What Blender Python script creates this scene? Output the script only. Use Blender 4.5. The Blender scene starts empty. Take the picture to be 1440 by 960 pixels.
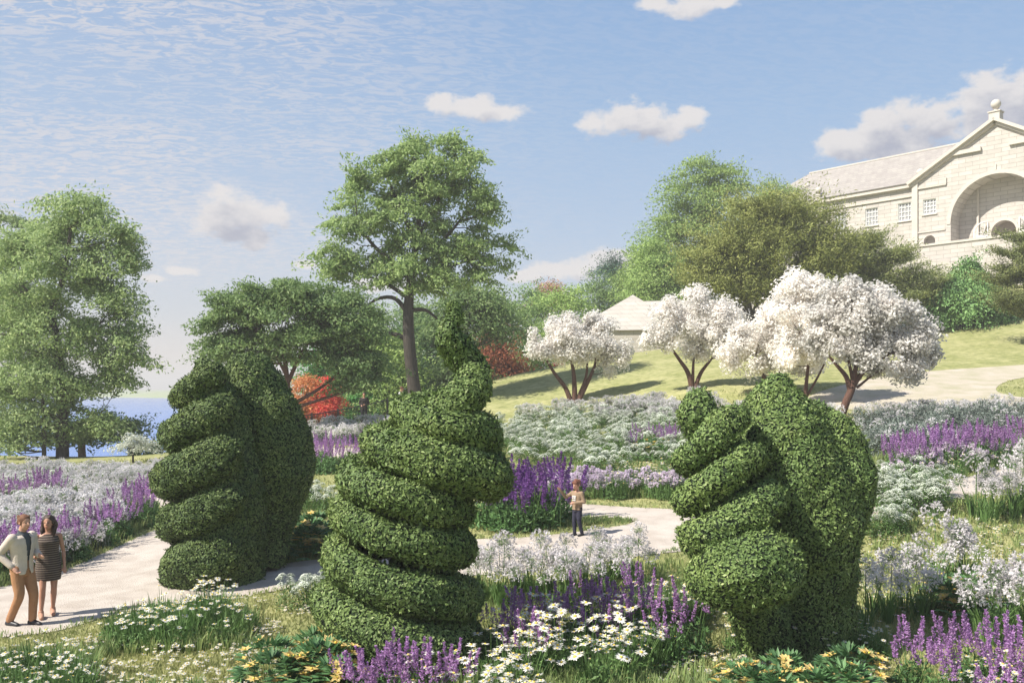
import bpy, bmesh, math, random
import numpy as np
from mathutils import Vector, Matrix, Euler

R = np.random.default_rng(7)
random.seed(7)
COL = bpy.context.scene.collection
F, CX, HY, CH = 1247.0, 720.0, 550.0, 3.7      # focal length (in photo px), principal x, horizon row, eye height

def P(px, py, Y):
    return Vector(((px - CX) / F * Y, Y, CH + (HY - py) / F * Y))

def S(px, Y):
    return px * Y / F

# ------------------------------------------------------------------ mesh collector
class MB:
    def __init__(self):
        self.v, self.f, self.n = [], [], 0
    def add(self, v, f, mat=0, smooth=False):
        v = np.asarray(v, dtype=np.float64).reshape(-1, 3)
        f = np.asarray(f, dtype=np.int64)
        if len(f) == 0: return self
        self.v.append(v); self.f.append((f + self.n, mat, smooth)); self.n += len(v)
        return self
    def merge(self, o, M=None, matmap=None):
        if not o.v: return self
        V = np.concatenate(o.v)
        if M is not None:
            A = np.array(M)
            V = V @ A[:3, :3].T + A[:3, 3]
        for f, m, s in o.f:
            self.f.append((f + self.n, (matmap[m] if matmap else m), s))
        self.v.append(V); self.n += len(V)
        return self
    def verts(self):
        return np.concatenate(self.v)
    def mesh(self, name, mats):
        me = bpy.data.meshes.new(name)
        V = np.concatenate(self.v) if self.v else np.zeros((0, 3))
        me.vertices.add(len(V)); me.vertices.foreach_set('co', V.astype(np.float32).ravel())
        loops, tot, mi, sm = [], [], [], []
        for f, m, s in self.f:
            loops.append(f.ravel()); tot.append(np.full(len(f), f.shape[1]))
            mi.append(np.full(len(f), m)); sm.append(np.full(len(f), s))
        loops = np.concatenate(loops); tot = np.concatenate(tot)
        me.loops.add(len(loops)); me.loops.foreach_set('vertex_index', loops.astype(np.int32))
        me.polygons.add(len(tot))
        me.polygons.foreach_set('loop_start', np.concatenate(([0], np.cumsum(tot)[:-1])).astype(np.int32))
        me.polygons.foreach_set('loop_total', tot.astype(np.int32))
        for m in (mats if isinstance(mats, (list, tuple)) else [mats]): me.materials.append(m)
        me.polygons.foreach_set('material_index', np.concatenate(mi).astype(np.int32))
        me.polygons.foreach_set('use_smooth', np.concatenate(sm).astype(bool))
        me.update(calc_edges=True)
        return me
    def build(self, name, mats, parent=None, loc=None):
        o = bpy.data.objects.new(name, self.mesh(name, mats)); COL.objects.link(o)
        if loc is not None: o.location = loc
        if parent is not None: o.parent = parent
        return o

def local(mb, base):
    """shift collected world-space verts so that base is the origin"""
    b = np.array(base)
    mb.v = [v - b for v in mb.v]
    return mb

def tag(o, label=None, cat=None, group=None, kind=None):
    if label: o['label'] = label
    if cat: o['category'] = cat
    if group: o['group'] = group
    if kind: o['kind'] = kind
    return o

def empty(name, loc=(0, 0, 0), rz=0):
    o = bpy.data.objects.new(name, None); COL.objects.link(o)
    o.location = loc; o.rotation_euler = (0, 0, rz); o.empty_display_size = .2
    return o

def copy_tree(o, parent=None):
    c = o.copy(); COL.objects.link(c)
    c.parent = parent
    for ch in list(o.children): copy_tree(ch, c)
    return c

def box(mb, c, s, M=None, mat=0):
    x, y, z = np.array(s) / 2
    v = np.array([(-x,-y,-z),(x,-y,-z),(x,y,-z),(-x,y,-z),(-x,-y,z),(x,-y,z),(x,y,z),(-x,y,z)])
    if M is not None: v = v @ np.array(M)[:3, :3].T
    v = v + np.array(c)
    f = [(0,3,2,1),(4,5,6,7),(0,1,5,4),(1,2,6,5),(2,3,7,6),(3,0,4,7)]
    return mb.add(v, f, mat)

def smooth_path(pts, rad, n=4):
    """catmull-rom resample of points (k,3) and radii"""
    p = np.array([list(q) for q in pts], float); r = np.array(rad, float)
    if len(p) < 3 or n <= 1: return p, r
    pe = np.vstack([2*p[0]-p[1], p, 2*p[-1]-p[-2]]); re = np.concatenate([[r[0]], r, [r[-1]]])
    out, ro = [], []
    for i in range(len(p) - 1):
        a, b, c, d = pe[i:i+4]; ra, rb, rc, rd = re[i:i+4]
        for t in np.linspace(0, 1, n, endpoint=False):
            out.append(.5*((2*b)+(-a+c)*t+(2*a-5*b+4*c-d)*t*t+(-a+3*b-3*c+d)*t**3))
            ro.append(rb + (rc - rb) * t)
    out.append(p[-1]); ro.append(r[-1])
    return np.array(out), np.array(ro)

def tube(mb, pts, rad, n=8, mat=0, smooth=True, cap=True, sub=1, flat=None):
    p, r = smooth_path(pts, rad, sub)
    k = len(p)
    t = np.gradient(p, axis=0); t /= np.linalg.norm(t, axis=1)[:, None] + 1e-12
    u = np.cross(t[0], (0, 0, 1.0) if abs(t[0][2]) < .9 else (1.0, 0, 0)); u /= np.linalg.norm(u)
    ang = np.linspace(0, 2*math.pi, n, endpoint=False)
    V = []
    for i in range(k):
        u = u - t[i] * np.dot(u, t[i]); u /= np.linalg.norm(u) + 1e-12
        w = np.cross(t[i], u)
        fx = 1.0 if flat is None else flat
        V.append(p[i] + r[i] * (np.cos(ang)[:, None] * u + fx*np.sin(ang)[:, None] * w))
    V = np.concatenate(V)
    i = np.arange(k-1)[:, None] * n; j = np.arange(n)[None, :]; j2 = (j + 1) % n
    f = np.stack([i+j, i+j2, i+n+j2, i+n+j], -1).reshape(-1, 4)
    mb.add(V, f, mat, smooth)
    if cap:
        mb.add(V[:n][::-1], [list(range(n))], mat, False)
        mb.add(V[-n:], [list(range(n))], mat, False)
    return mb

def ellipsoid(mb, c, r, nu=12, nv=8, mat=0, M=None, smooth=True):
    th = np.linspace(0, math.pi, nv+1)[1:-1]; ph = np.linspace(0, 2*math.pi, nu, endpoint=False)
    v = [(0, 0, 1)]
    for a in th:
        for b in ph: v.append((math.sin(a)*math.cos(b), math.sin(a)*math.sin(b), math.cos(a)))
    v.append((0, 0, -1)); v = np.array(v) * np.array(r)
    if M is not None: v = v @ np.array(M)[:3, :3].T
    v = v + np.array(c)
    tr = []; q = []
    for j in range(nu):
        tr.append((0, 1+j, 1+(j+1) % nu)); L = len(v)-1; b0 = 1+(nv-2)*nu
        tr.append((L, b0+(j+1) % nu, b0+j))
    for i in range(nv-2):
        for j in range(nu):
            a = 1+i*nu+j; b = 1+i*nu+(j+1) % nu
            q.append((a, a+nu, b+nu, b))
    o = mb.n
    mb.add(v, tr, mat, smooth)
    if q: mb.f.append((np.array(q)+o, mat, smooth))
    return mb

def lathe(mb, prof, n=16, c=(0,0,0), mat=0, smooth=True):
    k = len(prof); ang = np.linspace(0, 2*math.pi, n, endpoint=False)
    V = np.array([(r*math.cos(a), r*math.sin(a), z) for r, z in prof for a in ang]) + np.array(c)
    i = np.arange(k-1)[:, None]*n; j = np.arange(n)[None, :]; j2 = (j+1) % n
    mb.add(V, np.stack([i+j, i+j2, i+n+j2, i+n+j], -1).reshape(-1, 4), mat, smooth)
    return mb

def unit(a):
    return a / (np.linalg.norm(a, axis=-1, keepdims=True) + 1e-12)

def rdir(n, rng=None):
    return unit((rng or R).normal(size=(n, 3)))

def leaves(mb, C, D, N, L, W, mat=0, fold=0.0):
    """diamond leaves: centre, axis, normal, length, width"""
    C = np.asarray(C); D = unit(np.asarray(D)); n = len(C)
    L = np.broadcast_to(L, (n,))[:, None]; W = np.broadcast_to(W, (n,))[:, None]
    Sd = unit(np.cross(D, N)); U = np.cross(Sd, D)
    a = C - D*L*.5; b = C + Sd*W*.5 + U*W*fold - D*L*.08; c = C + D*L*.5; d = C - Sd*W*.5 + U*W*fold - D*L*.08
    V = np.stack([a, b, c, d], 1).reshape(-1, 3)
    f = np.arange(4*n).reshape(-1, 4)
    return mb.add(V, f, mat, False)

def tri_sample(V, Fq, n, rng=None):
    """area weighted samples on quads"""
    rng = rng or R
    T = np.concatenate([Fq[:, [0,1,2]], Fq[:, [0,2,3]]]) if Fq.shape[1] == 4 else Fq
    A, B, C = V[T[:, 0]], V[T[:, 1]], V[T[:, 2]]
    nn = np.cross(B-A, C-A); ar = np.linalg.norm(nn, axis=1); 
    idx = rng.choice(len(T), n, p=ar/ar.sum())
    r1 = np.sqrt(rng.random(n))[:, None]; r2 = rng.random(n)[:, None]
    pts = A[idx]*(1-r1) + B[idx]*(r1*(1-r2)) + C[idx]*(r1*r2)
    return pts, unit(nn[idx])

# ------------------------------------------------------------------ materials
_mats = {}
def base_mat(name):
    m = bpy.data.materials.new(name); m.use_nodes = True
    nt = m.node_tree; nt.nodes.clear()
    out = nt.nodes.new('ShaderNodeOutputMaterial')
    return m, nt, out

def leafmat(name, c1, c2, trans=.3, rough=.55, c3=None, spec=.3):
    if name in _mats: return _mats[name]
    m, nt, out = base_mat(name); N = nt.nodes.new; Lk = nt.links.new
    geo = N('ShaderNodeNewGeometry'); ramp = N('ShaderNodeValToRGB'); ramp.color_ramp.elements[0].color = (*c1, 1)
    ramp.color_ramp.elements[1].color = (*c2, 1)
    if c3:
        e = ramp.color_ramp.elements.new(.93); e.color = (*c2, 1); ramp.color_ramp.elements[-1].color = (*c3, 1)
    Lk(geo.outputs['Random Per Island'], ramp.inputs[0])
    oi = N('ShaderNodeObjectInfo'); hsv = N('ShaderNodeHueSaturation')
    mr = N('ShaderNodeMapRange'); mr.inputs[3].default_value = .82; mr.inputs[4].default_value = 1.16
    Lk(oi.outputs['Random'], mr.inputs[0])
    tc = N('ShaderNodeTexCoord'); nz = N('ShaderNodeTexNoise'); nz.inputs['Scale'].default_value = 1.7; nz.inputs['Detail'].default_value = 3; Lk(tc.outputs['Object'], nz.inputs[0])
    m3 = N('ShaderNodeMapRange'); m3.inputs[1].default_value = .3; m3.inputs[2].default_value = .7; m3.inputs[3].default_value = .74; m3.inputs[4].default_value = 1.2; Lk(nz.outputs[0], m3.inputs[0])
    m4 = N('ShaderNodeMapRange'); m4.inputs[1].default_value = .3; m4.inputs[2].default_value = .7; m4.inputs[3].default_value = .515; m4.inputs[4].default_value = .488; Lk(nz.outputs[0], m4.inputs[0]); Lk(m4.outputs[0], hsv.inputs['Hue'])
    mm = N('ShaderNodeMath'); mm.operation = 'MULTIPLY'; Lk(mr.outputs[0], mm.inputs[0]); Lk(m3.outputs[0], mm.inputs[1]); Lk(mm.outputs[0], hsv.inputs['Value']); Lk(ramp.outputs[0], hsv.inputs['Color'])
    pb = N('ShaderNodeBsdfPrincipled'); pb.inputs['Roughness'].default_value = rough
    pb.inputs['Specular IOR Level'].default_value = spec
    Lk(hsv.outputs[0], pb.inputs['Base Color'])
    tr = N('ShaderNodeBsdfTranslucent'); Lk(hsv.outputs[0], tr.inputs['Color'])
    mx = N('ShaderNodeMixShader'); mx.inputs[0].default_value = trans
    Lk(pb.outputs[0], mx.inputs[1]); Lk(tr.outputs[0], mx.inputs[2]); Lk(mx.outputs[0], out.inputs[0])
    _mats[name] = m
    return m

def solid(name, c1, c2=None, scale=6.0, rough=.8, bump=0.0, bscale=None, spec=.3, stretch=None, detail=4):
    if name in _mats: return _mats[name]
    m, nt, out = base_mat(name); N = nt.nodes.new; Lk = nt.links.new
    pb = N('ShaderNodeBsdfPrincipled'); pb.inputs['Roughness'].default_value = rough
    pb.inputs['Specular IOR Level'].default_value = spec
    tc = N('ShaderNodeTexCoord'); mp = N('ShaderNodeMapping'); Lk(tc.outputs['Object'], mp.inputs[0])
    if stretch: mp.inputs['Scale'].default_value = stretch
    nz = N('ShaderNodeTexNoise'); nz.inputs['Scale'].default_value = scale; nz.inputs['Detail'].default_value = detail
    Lk(mp.outputs[0], nz.inputs[0])
    ramp = N('ShaderNodeValToRGB'); ramp.color_ramp.elements[0].position = .32; ramp.color_ramp.elements[1].position = .68
    ramp.color_ramp.elements[0].color = (*c1, 1); ramp.color_ramp.elements[1].color = (*(c2 or c1), 1)
    Lk(nz.outputs[0], ramp.inputs[0]); Lk(ramp.outputs[0], pb.inputs['Base Color'])
    if bump:
        bz = N('ShaderNodeTexNoise'); bz.inputs['Scale'].default_value = bscale or scale*3; bz.inputs['Detail'].default_value = 5
        Lk(mp.outputs[0], bz.inputs[0])
        bp = N('ShaderNodeBump'); bp.inputs['Strength'].default_value = bump; bp.inputs['Distance'].default_value = .05
        Lk(bz.outputs[0], bp.inputs['Height']); Lk(bp.outputs[0], pb.inputs['Normal'])
    Lk(pb.outputs[0], out.inputs[0])
    _mats[name] = m
    return m

def stone(name, c1, c2, mortar, bw=.9, bh=.32, axis='facade', bump=.3):
    """ashlar blocks; coordinates are u along the wall (object x), z up"""
    if name in _mats: return _mats[name]
    m, nt, out = base_mat(name); N = nt.nodes.new; Lk = nt.links.new
    pb = N('ShaderNodeBsdfPrincipled'); pb.inputs['Roughness'].default_value = .9; pb.inputs['Specular IOR Level'].default_value = .2
    tc = N('ShaderNodeTexCoord'); sx = N('ShaderNodeSeparateXYZ'); Lk(tc.outputs['Object'], sx.inputs[0])
    ad = N('ShaderNodeMath'); ad.operation = 'ADD'; Lk(sx.outputs[0], ad.inputs[0]); Lk(sx.outputs[1], ad.inputs[1])
    cb = N('ShaderNodeCombineXYZ'); Lk(ad.outputs[0], cb.inputs[0]); Lk(sx.outputs[2], cb.inputs[1])
    br = N('ShaderNodeTexBrick'); Lk(cb.outputs[0], br.inputs['Vector'])
    br.inputs['Color1'].default_value = (*c1, 1); br.inputs['Color2'].default_value = (*c2, 1); br.inputs['Mortar'].default_value = (*mortar, 1)
    br.inputs['Scale'].default_value = 1; br.inputs['Mortar Size'].default_value = .022; br.inputs['Mortar Smooth'].default_value = .4
    br.inputs['Brick Width'].default_value = bw; br.inputs['Row Height'].default_value = bh; br.inputs['Bias'].default_value = .1
    nz = N('ShaderNodeTexNoise'); nz.inputs['Scale'].default_value = 1.3; nz.inputs['Detail'].default_value = 6; Lk(tc.outputs['Object'], nz.inputs[0])
    mr = N('ShaderNodeMapRange'); mr.inputs[3].default_value = .78; mr.inputs[4].default_value = 1.15; Lk(nz.outputs[0], mr.inputs[0])
    mx = N('ShaderNodeMix'); mx.data_type = 'RGBA'; mx.blend_type = 'MULTIPLY'; mx.inputs[0].default_value = 1
    Lk(br.outputs[0], mx.inputs[6]); Lk(mr.outputs[0], mx.inputs[7]); Lk(mx.outputs[2], pb.inputs['Base Color'])
    bp = N('ShaderNodeBump'); bp.inputs['Strength'].default_value = bump; bp.inputs['Distance'].default_value = .03
    inv = N('ShaderNodeMath'); inv.operation = 'SUBTRACT'; inv.inputs[0].default_value = 1; Lk(br.outputs['Fac'], inv.inputs[1])
    Lk(inv.outputs[0], bp.inputs['Height']); Lk(bp.outputs[0], pb.inputs['Normal'])
    Lk(pb.outputs[0], out.inputs[0]); _mats[name] = m
    return m

# ------------------------------------------------------------------ terrain
_cp = []
for yy in (3, 8, 12, 15):
    for xx in (-14, -7, 0, 7, 14): _cp.append((xx, yy, 0.0))
def cpx(px, py, Y): 
    p = P(px, py, Y); _cp.append((p.x, p.y, p.z))
for a in [(812,752,19.3),(950,716,22),(1440,656,25),(1240,720,20),(600,655,30),(512,594,52),(450,606,48),(0,640,50),(200,640,50),
          (60,700,30),(200,700,28),(810,567,46),(970,546,43),(1183,597,34),(1300,568,37),(1430,522,45),(700,532,60),(640,552,58),
          (860,508,58),(1000,500,56),(1400,480,54),(1340,455,61),(1180,480,60),(1310,402,76),(1440,400,72),(1120,440,80),(1500,640,26),(1520,520,44),
          (800,640,30),(1000,640,28),(1100,600,33), (330,640,40), (560,640,33), (900,600,38), (1500,440,60)]: cpx(*a)
_cp += [(-22,62,-1.6),(-34,62,-1.8),(-45,50,-.6),(-40,30,0),(-26,20,0),(-10,66,1.2),(2,80,4.5),(20,100,9),(40,100,15.8),(60,85,16),(60,60,9),(45,30,3),(30,15,.5),(-20,8,0),(22,8,0),(-30,75,-4.5),(-15,85,-2.5),(-50,75,-5),(-5,105,1.5),(30,14,.5),(30,26,2.0)]
_cp = np.array(_cp)
def _phi(r): return np.where(r > 1e-9, r*r*np.log(r+1e-9), 0.0)
_n = len(_cp); _d = np.linalg.norm(_cp[:, None, :2]-_cp[None, :, :2], axis=2)
_A = np.zeros((_n+3, _n+3)); _A[:_n, :_n] = _phi(_d) + np.eye(_n)*4.0
_A[:_n, _n] = 1; _A[:_n, _n+1:] = _cp[:, :2]; _A[_n, :_n] = 1; _A[_n+1:, :_n] = _cp[:, :2].T
_w = np.linalg.solve(_A, np.concatenate([_cp[:, 2], [0, 0, 0]]))
def H(x, y):
    x = np.asarray(x, float); y = np.asarray(y, float); sh = x.shape
    xf = np.clip(x.ravel(), -48, 62); yf = np.clip(y.ravel(), 3, 104)
    out = np.empty(len(xf))
    for s in range(0, len(xf), 20000):
        q = np.stack([xf[s:s+20000], yf[s:s+20000]], 1)
        d = np.linalg.norm(q[:, None]-_cp[None, :, :2], axis=2)
        out[s:s+20000] = _phi(d) @ _w[:_n] + _w[_n] + q @ _w[_n+1:]
    # far away the land falls below the river on the left
    far = np.clip((y.ravel()-104)/60, 0, 1)*1.0
    lft = np.clip((30-x.ravel())/40, 0, 1)
    out = out*(1-far*lft) + (-6.0)*far*lft
    xl = np.clip((-48-x.ravel())/25, 0, 1)*np.clip((y.ravel()-45)/20, 0, 1)
    out = out*(1-xl) + -6*xl
    return out.reshape(sh)
def h(x, y): return float(H(np.array([x]), np.array([y]))[0])
_YS = np.concatenate([np.arange(7, 40, .1), np.arange(40, 110, .3)])
def at(px, py):
    """where the line of sight through a photo position meets the ground"""
    xs = (px-CX)/F*_YS; zs = CH+(HY-py)/F*_YS
    g = H(xs, _YS); k = np.where(zs <= g)[0]
    if len(k) == 0: i = len(_YS)-1
    else: i = k[0]
    if i > 0 and len(k):
        a = zs[i-1]-g[i-1]; b = g[i]-zs[i]; t = a/(a+b+1e-9); Y = _YS[i-1]+(_YS[i]-_YS[i-1])*t
    else: Y = _YS[i]
    x = (px-CX)/F*Y
    return Vector((x, Y, h(x, Y)))
def in_poly(x, y, poly):
    x = np.asarray(x); y = np.asarray(y); ins = np.zeros(x.shape, bool); n = len(poly)
    for i in range(n):
        x1, y1 = poly[i]; x2, y2 = poly[(i+1) % n]
        c = ((y1 > y) != (y2 > y)) & (x < (x2-x1)*(y-y1)/((y2-y1)+1e-12)+x1)
        ins ^= c
    return ins
# ------------------------------------------------------------------ camera, light, sky
sc = bpy.context.scene
cam = bpy.data.cameras.new('camera'); camo = bpy.data.objects.new('camera', cam); COL.objects.link(camo)
camo.location = (0, 0, CH); camo.rotation_euler = (math.radians(90), 0, 0)
cam.sensor_fit = 'HORIZONTAL'; cam.sensor_width = 36; cam.lens = 36*F/1440; cam.shift_y = 70/1440
cam.clip_end = 20000; cam.clip_start = .1
sc.camera = camo
SUN_EL = math.radians(47); SUN_TO = unit(np.array([-math.cos(math.radians(24)), -math.sin(math.radians(24)), 0.0]))
sv = Vector((SUN_TO[0]*math.cos(SUN_EL), SUN_TO[1]*math.cos(SUN_EL), math.sin(SUN_EL)))
sl = bpy.data.lights.new('sun', 'SUN'); sl.energy = 4.5; sl.angle = math.radians(.53); sl.color = (1, .94, .84)
so = bpy.data.objects.new('sun', sl); COL.objects.link(so); so.rotation_euler = sv.to_track_quat('Z', 'Y').to_euler(); so.location = (-20, -5, 30)
sc.view_settings.view_transform = 'Standard'; sc.view_settings.look = 'None'; sc.view_settings.gamma = 1
sc.view_settings.exposure = 0.86

def angpos(px, py):
    az = math.atan((px-CX)/F); el = math.atan((HY-py)/F*math.cos(az)); return az, el
W = bpy.data.worlds.new('World'); sc.world = W; W.use_nodes = True
nt = W.node_tree; nt.nodes.clear(); N = nt.nodes.new; LK = nt.links.new
out = N('ShaderNodeOutputWorld'); bg = N('ShaderNodeBackground'); bg.inputs[1].default_value = .09; LK(bg.outputs[0], out.inputs[0])
sky = N('ShaderNodeTexSky'); sky.sky_type = 'NISHITA'; sky.sun_disc = False; sky.sun_elevation = SUN_EL
sky.sun_rotation = math.atan2(sv.x, sv.y); sky.air_density = 1.0; sky.dust_density = 1.6; sky.ozone_density = 1.5; sky.altitude = 0
tc = N('ShaderNodeTexCoord'); sep = N('ShaderNodeSeparateXYZ'); LK(tc.outputs['Generated'], sep.inputs[0])
def M(op, a, b=None, c=None):
    n = N('ShaderNodeMath'); n.operation = op
    for i, q in enumerate((a, b, c)):
        if q is None: continue
        if isinstance(q, (int, float)): n.inputs[i].default_value = q
        else: LK(q, n.inputs[i])
    return n.outputs[0]
def VM(op, a, b=None):
    n = N('ShaderNodeVectorMath'); n.operation = op
    for i, q in enumerate((a, b)):
        if q is None: continue
        if isinstance(q, tuple): n.inputs[i].default_value = q
        else: LK(q, n.inputs[i])
    return n.outputs['Value'] if op == 'LENGTH' else n.outputs[0]
def sstep(x, a, b, lo=0.0, hi=1.0):
    n = N('ShaderNodeMapRange'); n.interpolation_type = 'SMOOTHSTEP'; LK(x, n.inputs[0])
    n.inputs[1].default_value = a; n.inputs[2].default_value = b; n.inputs[3].default_value = lo; n.inputs[4].default_value = hi
    return n.outputs[0]
def noise(v, scale, detail=5, rough=.55, dist=0.0):
    n = N('ShaderNodeTexNoise'); LK(v, n.inputs['Vector']); n.inputs['Scale'].default_value = scale
    n.inputs['Detail'].default_value = detail; n.inputs['Roughness'].default_value = rough; n.inputs['Distortion'].default_value = dist
    return n.outputs[0]
az = M('ARCTAN2', sep.outputs[0], sep.outputs[1]); el = M('ARCSINE', sep.outputs[2])
cmb = N('ShaderNodeCombineXYZ'); LK(az, cmb.inputs[0]); LK(el, cmb.inputs[1]); ang = cmb.outputs[0]
CL = [(660,152,52,17),(620,144,30,13),(700,156,44,13),
      (870,168,52,26),(930,178,55,22),(970,166,28,18),(835,172,28,17),(900,165,40,24),
      (975,8,52,20),(925,4,30,12),(1015,2,22,10),
      (325,298,58,34),(385,300,34,20),(300,310,30,18),(345,330,42,13),(354,345,18,9),
      (255,381,26,7),(215,392,20,6),
      (1190,205,42,24),(1245,175,42,30),(1310,175,60,36),(1380,150,50,40),(1440,150,70,46),(1280,205,60,30),(1230,205,50,20),(1400,180,60,40),(1560,160,90,60),(1700,190,80,50),
      (800,380,75,16),(860,366,50,18),(740,388,40,10),(540,400,60,12),(430,372,20,8),
      (-150,260,70,40),(-60,200,45,25),(-350,180,80,40)]
def field(v):
    acc = None
    for px, py, rx, ry in CL:
        a, e = angpos(px, py)
        d = VM('SUBTRACT', v, (a, e, 0)); d = VM('MULTIPLY', d, (F/rx, F/ry, 0)); l = VM('LENGTH', d)
        q = M('SUBTRACT', 1.0, l)
        acc = q if acc is None else M('SMOOTH_MAX', acc, q, .35)
    wv = VM('MULTIPLY', v, (1, 1.5, 1))
    nz = M('SUBTRACT', noise(wv, 42, 8, .6), .5)
    n2 = M('SUBTRACT', noise(wv, 14, 3, .5), .5)
    acc = M('MAXIMUM', acc, -1.5)
    return M('ADD', M('ADD', acc, M('MULTIPLY', nz, 2.0)), M('MULTIPLY', n2, .9))
f1 = field(ang); f2 = field(VM('ADD', ang, (-.006, .020, 0)))
alpha = sstep(f1, -.08, .5)
light = sstep(f2, 1.15, -.25)
ccol = N('ShaderNodeMix'); ccol.data_type = 'RGBA'; LK(light, ccol.inputs[0])
ccol.inputs[6].default_value = (2.75, 2.85, 3.4, 1); ccol.inputs[7].default_value = (5.0, 4.8, 4.75, 1)
# high thin cloud, laid out on a flat layer above
zz = M('ADD', M('MAXIMUM', sep.outputs[2], 0.0), .12)
pc = N('ShaderNodeCombineXYZ'); LK(M('DIVIDE', sep.outputs[0], zz), pc.inputs[0]); LK(M('DIVIDE', sep.outputs[1], zz), pc.inputs[1])
rot = N('ShaderNodeVectorRotate'); rot.rotation_type = 'Z_AXIS'; LK(pc.outputs[0], rot.inputs[0]); rot.inputs['Angle'].default_value = math.radians(-8)
st = VM('MULTIPLY', rot.outputs[0], (3.4, 8.0, 1))
fine = noise(st, 5.6, 7, .66, 1.1)
broad = noise(VM('MULTIPLY', pc.outputs[0], (.55, .55, 1)), 1.4, 3, .5)
leftm = sstep(az, .12, -.42)
cir = M('MULTIPLY', sstep(fine, .39, .60), M('MULTIPLY', sstep(broad, .27, .52), M('ADD', M('MULTIPLY', leftm, .85), .12)))
cir = M('MULTIPLY', cir, sstep(el, .06, .16)); cir = M('MULTIPLY', cir, sstep(el, .55, .36, .45, 1.0))
veil = M('ADD', M('MULTIPLY', leftm, .14), .0)
cir = M('MAXIMUM', M('MULTIPLY', cir, .74), veil)
rmp = N('ShaderNodeValToRGB'); cr = rmp.color_ramp
for i, (e_, c_) in enumerate([(0,(5.1,4.6,4.35)),(.035,(4.9,4.5,4.35)),(.08,(3.9,4.1,4.5)),(.17,(2.9,3.65,4.75)),(.29,(2.25,3.25,4.7)),(.42,(1.75,2.8,4.5)),(.8,(1.1,1.75,3.1))]):
    q_ = cr.elements[i] if i < 2 else cr.elements.new(e_)
    q_.position = e_; q_.color = (c_[0]/10, c_[1]/10, c_[2]/10, 1)
LK(el, rmp.inputs[0]); sc10 = VM('MULTIPLY', rmp.outputs[0], (10, 10, 10))
sk2 = N('ShaderNodeMix'); sk2.data_type = 'RGBA'; sk2.inputs[0].default_value = .85; LK(sky.outputs[0], sk2.inputs[6]); LK(sc10, sk2.inputs[7])
m1 = N('ShaderNodeMix'); m1.data_type = 'RGBA'; LK(cir, m1.inputs[0]); LK(sk2.outputs[2], m1.inputs[6]); m1.inputs[7].default_value = (4.9, 4.6, 4.55, 1)
# pale milky band of air along the horizon
hz = N('ShaderNodeMix'); hz.data_type = 'RGBA'; hz.inputs[0].default_value = 0; LK(m1.outputs[2], hz.inputs[6])
hc = N('ShaderNodeMix'); hc.data_type = 'RGBA'; LK(sstep(el, .09, .0), hc.inputs[0]); hc.inputs[6].default_value = (4.9, 5.75, 7.3, 1); hc.inputs[7].default_value = (6.9, 6.5, 6.2, 1)
LK(hc.outputs[2], hz.inputs[7])
m2 = N('ShaderNodeMix'); m2.data_type = 'RGBA'; LK(M('MULTIPLY', alpha, .93), m2.inputs[0]); LK(hz.outputs[2], m2.inputs[6]); LK(ccol.outputs[2], m2.inputs[7])
LK(m2.outputs[2], bg.inputs[0])

# ------------------------------------------------------------------ ground
def ground_mat():
    m, nt, out = base_mat('meadow_soil'); N = nt.nodes.new; Lk = nt.links.new
    tc = N('ShaderNodeTexCoord'); n1 = N('ShaderNodeTexNoise'); n1.inputs['Scale'].default_value = .6; n1.inputs['Detail'].default_value = 6
    n2 = N('ShaderNodeTexNoise'); n2.inputs['Scale'].default_value = 2.6; n2.inputs['Detail'].default_value = 8; n2.inputs['Roughness'].default_value = .7
    Lk(tc.outputs['Object'], n1.inputs[0]); Lk(tc.outputs['Object'], n2.inputs[0])
    r1 = N('ShaderNodeValToRGB'); r1.color_ramp.elements[0].color = (.27, .28, .125, 1); r1.color_ramp.elements[1].color = (.36, .35, .185, 1)
    r1.color_ramp.elements[0].position = .35; r1.color_ramp.elements[1].position = .65
    r2 = N('ShaderNodeValToRGB'); r2.color_ramp.elements[0].color = (.55, .62, .45, 1); r2.color_ramp.elements[1].color = (1.12, 1.1, 1.05, 1)
    r2.color_ramp.elements[0].position = .3; r2.color_ramp.elements[1].position = .6
    Lk(n1.outputs[0], r1.inputs[0]); Lk(n2.outputs[0], r2.inputs[0])
    mx = N('ShaderNodeMix'); mx.data_type = 'RGBA'; mx.blend_type = 'MULTIPLY'; mx.inputs[0].default_value = 1
    Lk(r1.outputs[0], mx.inputs[6]); Lk(r2.outputs[0], mx.inputs[7])
    pb = N('ShaderNodeBsdfPrincipled'); pb.inputs['Roughness'].default_value = 1; pb.inputs['Specular IOR Level'].default_value = .1
    bp = N('ShaderNodeBump'); bp.inputs['Strength'].default_value = .6; bp.inputs['Distance'].default_value = .08
    Lk(n2.outputs[0], bp.inputs['Height']); Lk(bp.outputs[0], pb.inputs['Normal'])
    Lk(mx.outputs[2], pb.inputs['Base Color']); Lk(pb.outputs[0], out.inputs[0])
    return m
gx = np.unique(np.concatenate([np.arange(-48, 62.1, .4), [-3000,-1500,-800,-400,-200,-120,-80,-60,-54, 70, 90, 130, 250, 500, 1000, 3000]]))
gy = np.unique(np.concatenate([np.arange(2, 104.1, .4), [-60,-20,-5, 110, 120,130,140,150,160,170,200,300,600,1200,3000]]))
X, Yg = np.meshgrid(gx, gy, indexing='xy'); Z = H(X, Yg)
def sheet(name, X, Y, Z, mat):
    ny, nx = X.shape; V = np.stack([X, Y, Z], -1).reshape(-1, 3)
    i = np.arange(ny-1)[:, None]*nx; j = np.arange(nx-1)[None, :]
    f = np.stack([i+j, i+j+1, i+nx+j+1, i+nx+j], -1).reshape(-1, 4)
    mb = MB(); mb.add(V, f, 0, True); o = mb.build(name, mat); return o
g = sheet('meadow_ground', X, Yg, Z, ground_mat()); tag(g, kind='structure')

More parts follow.
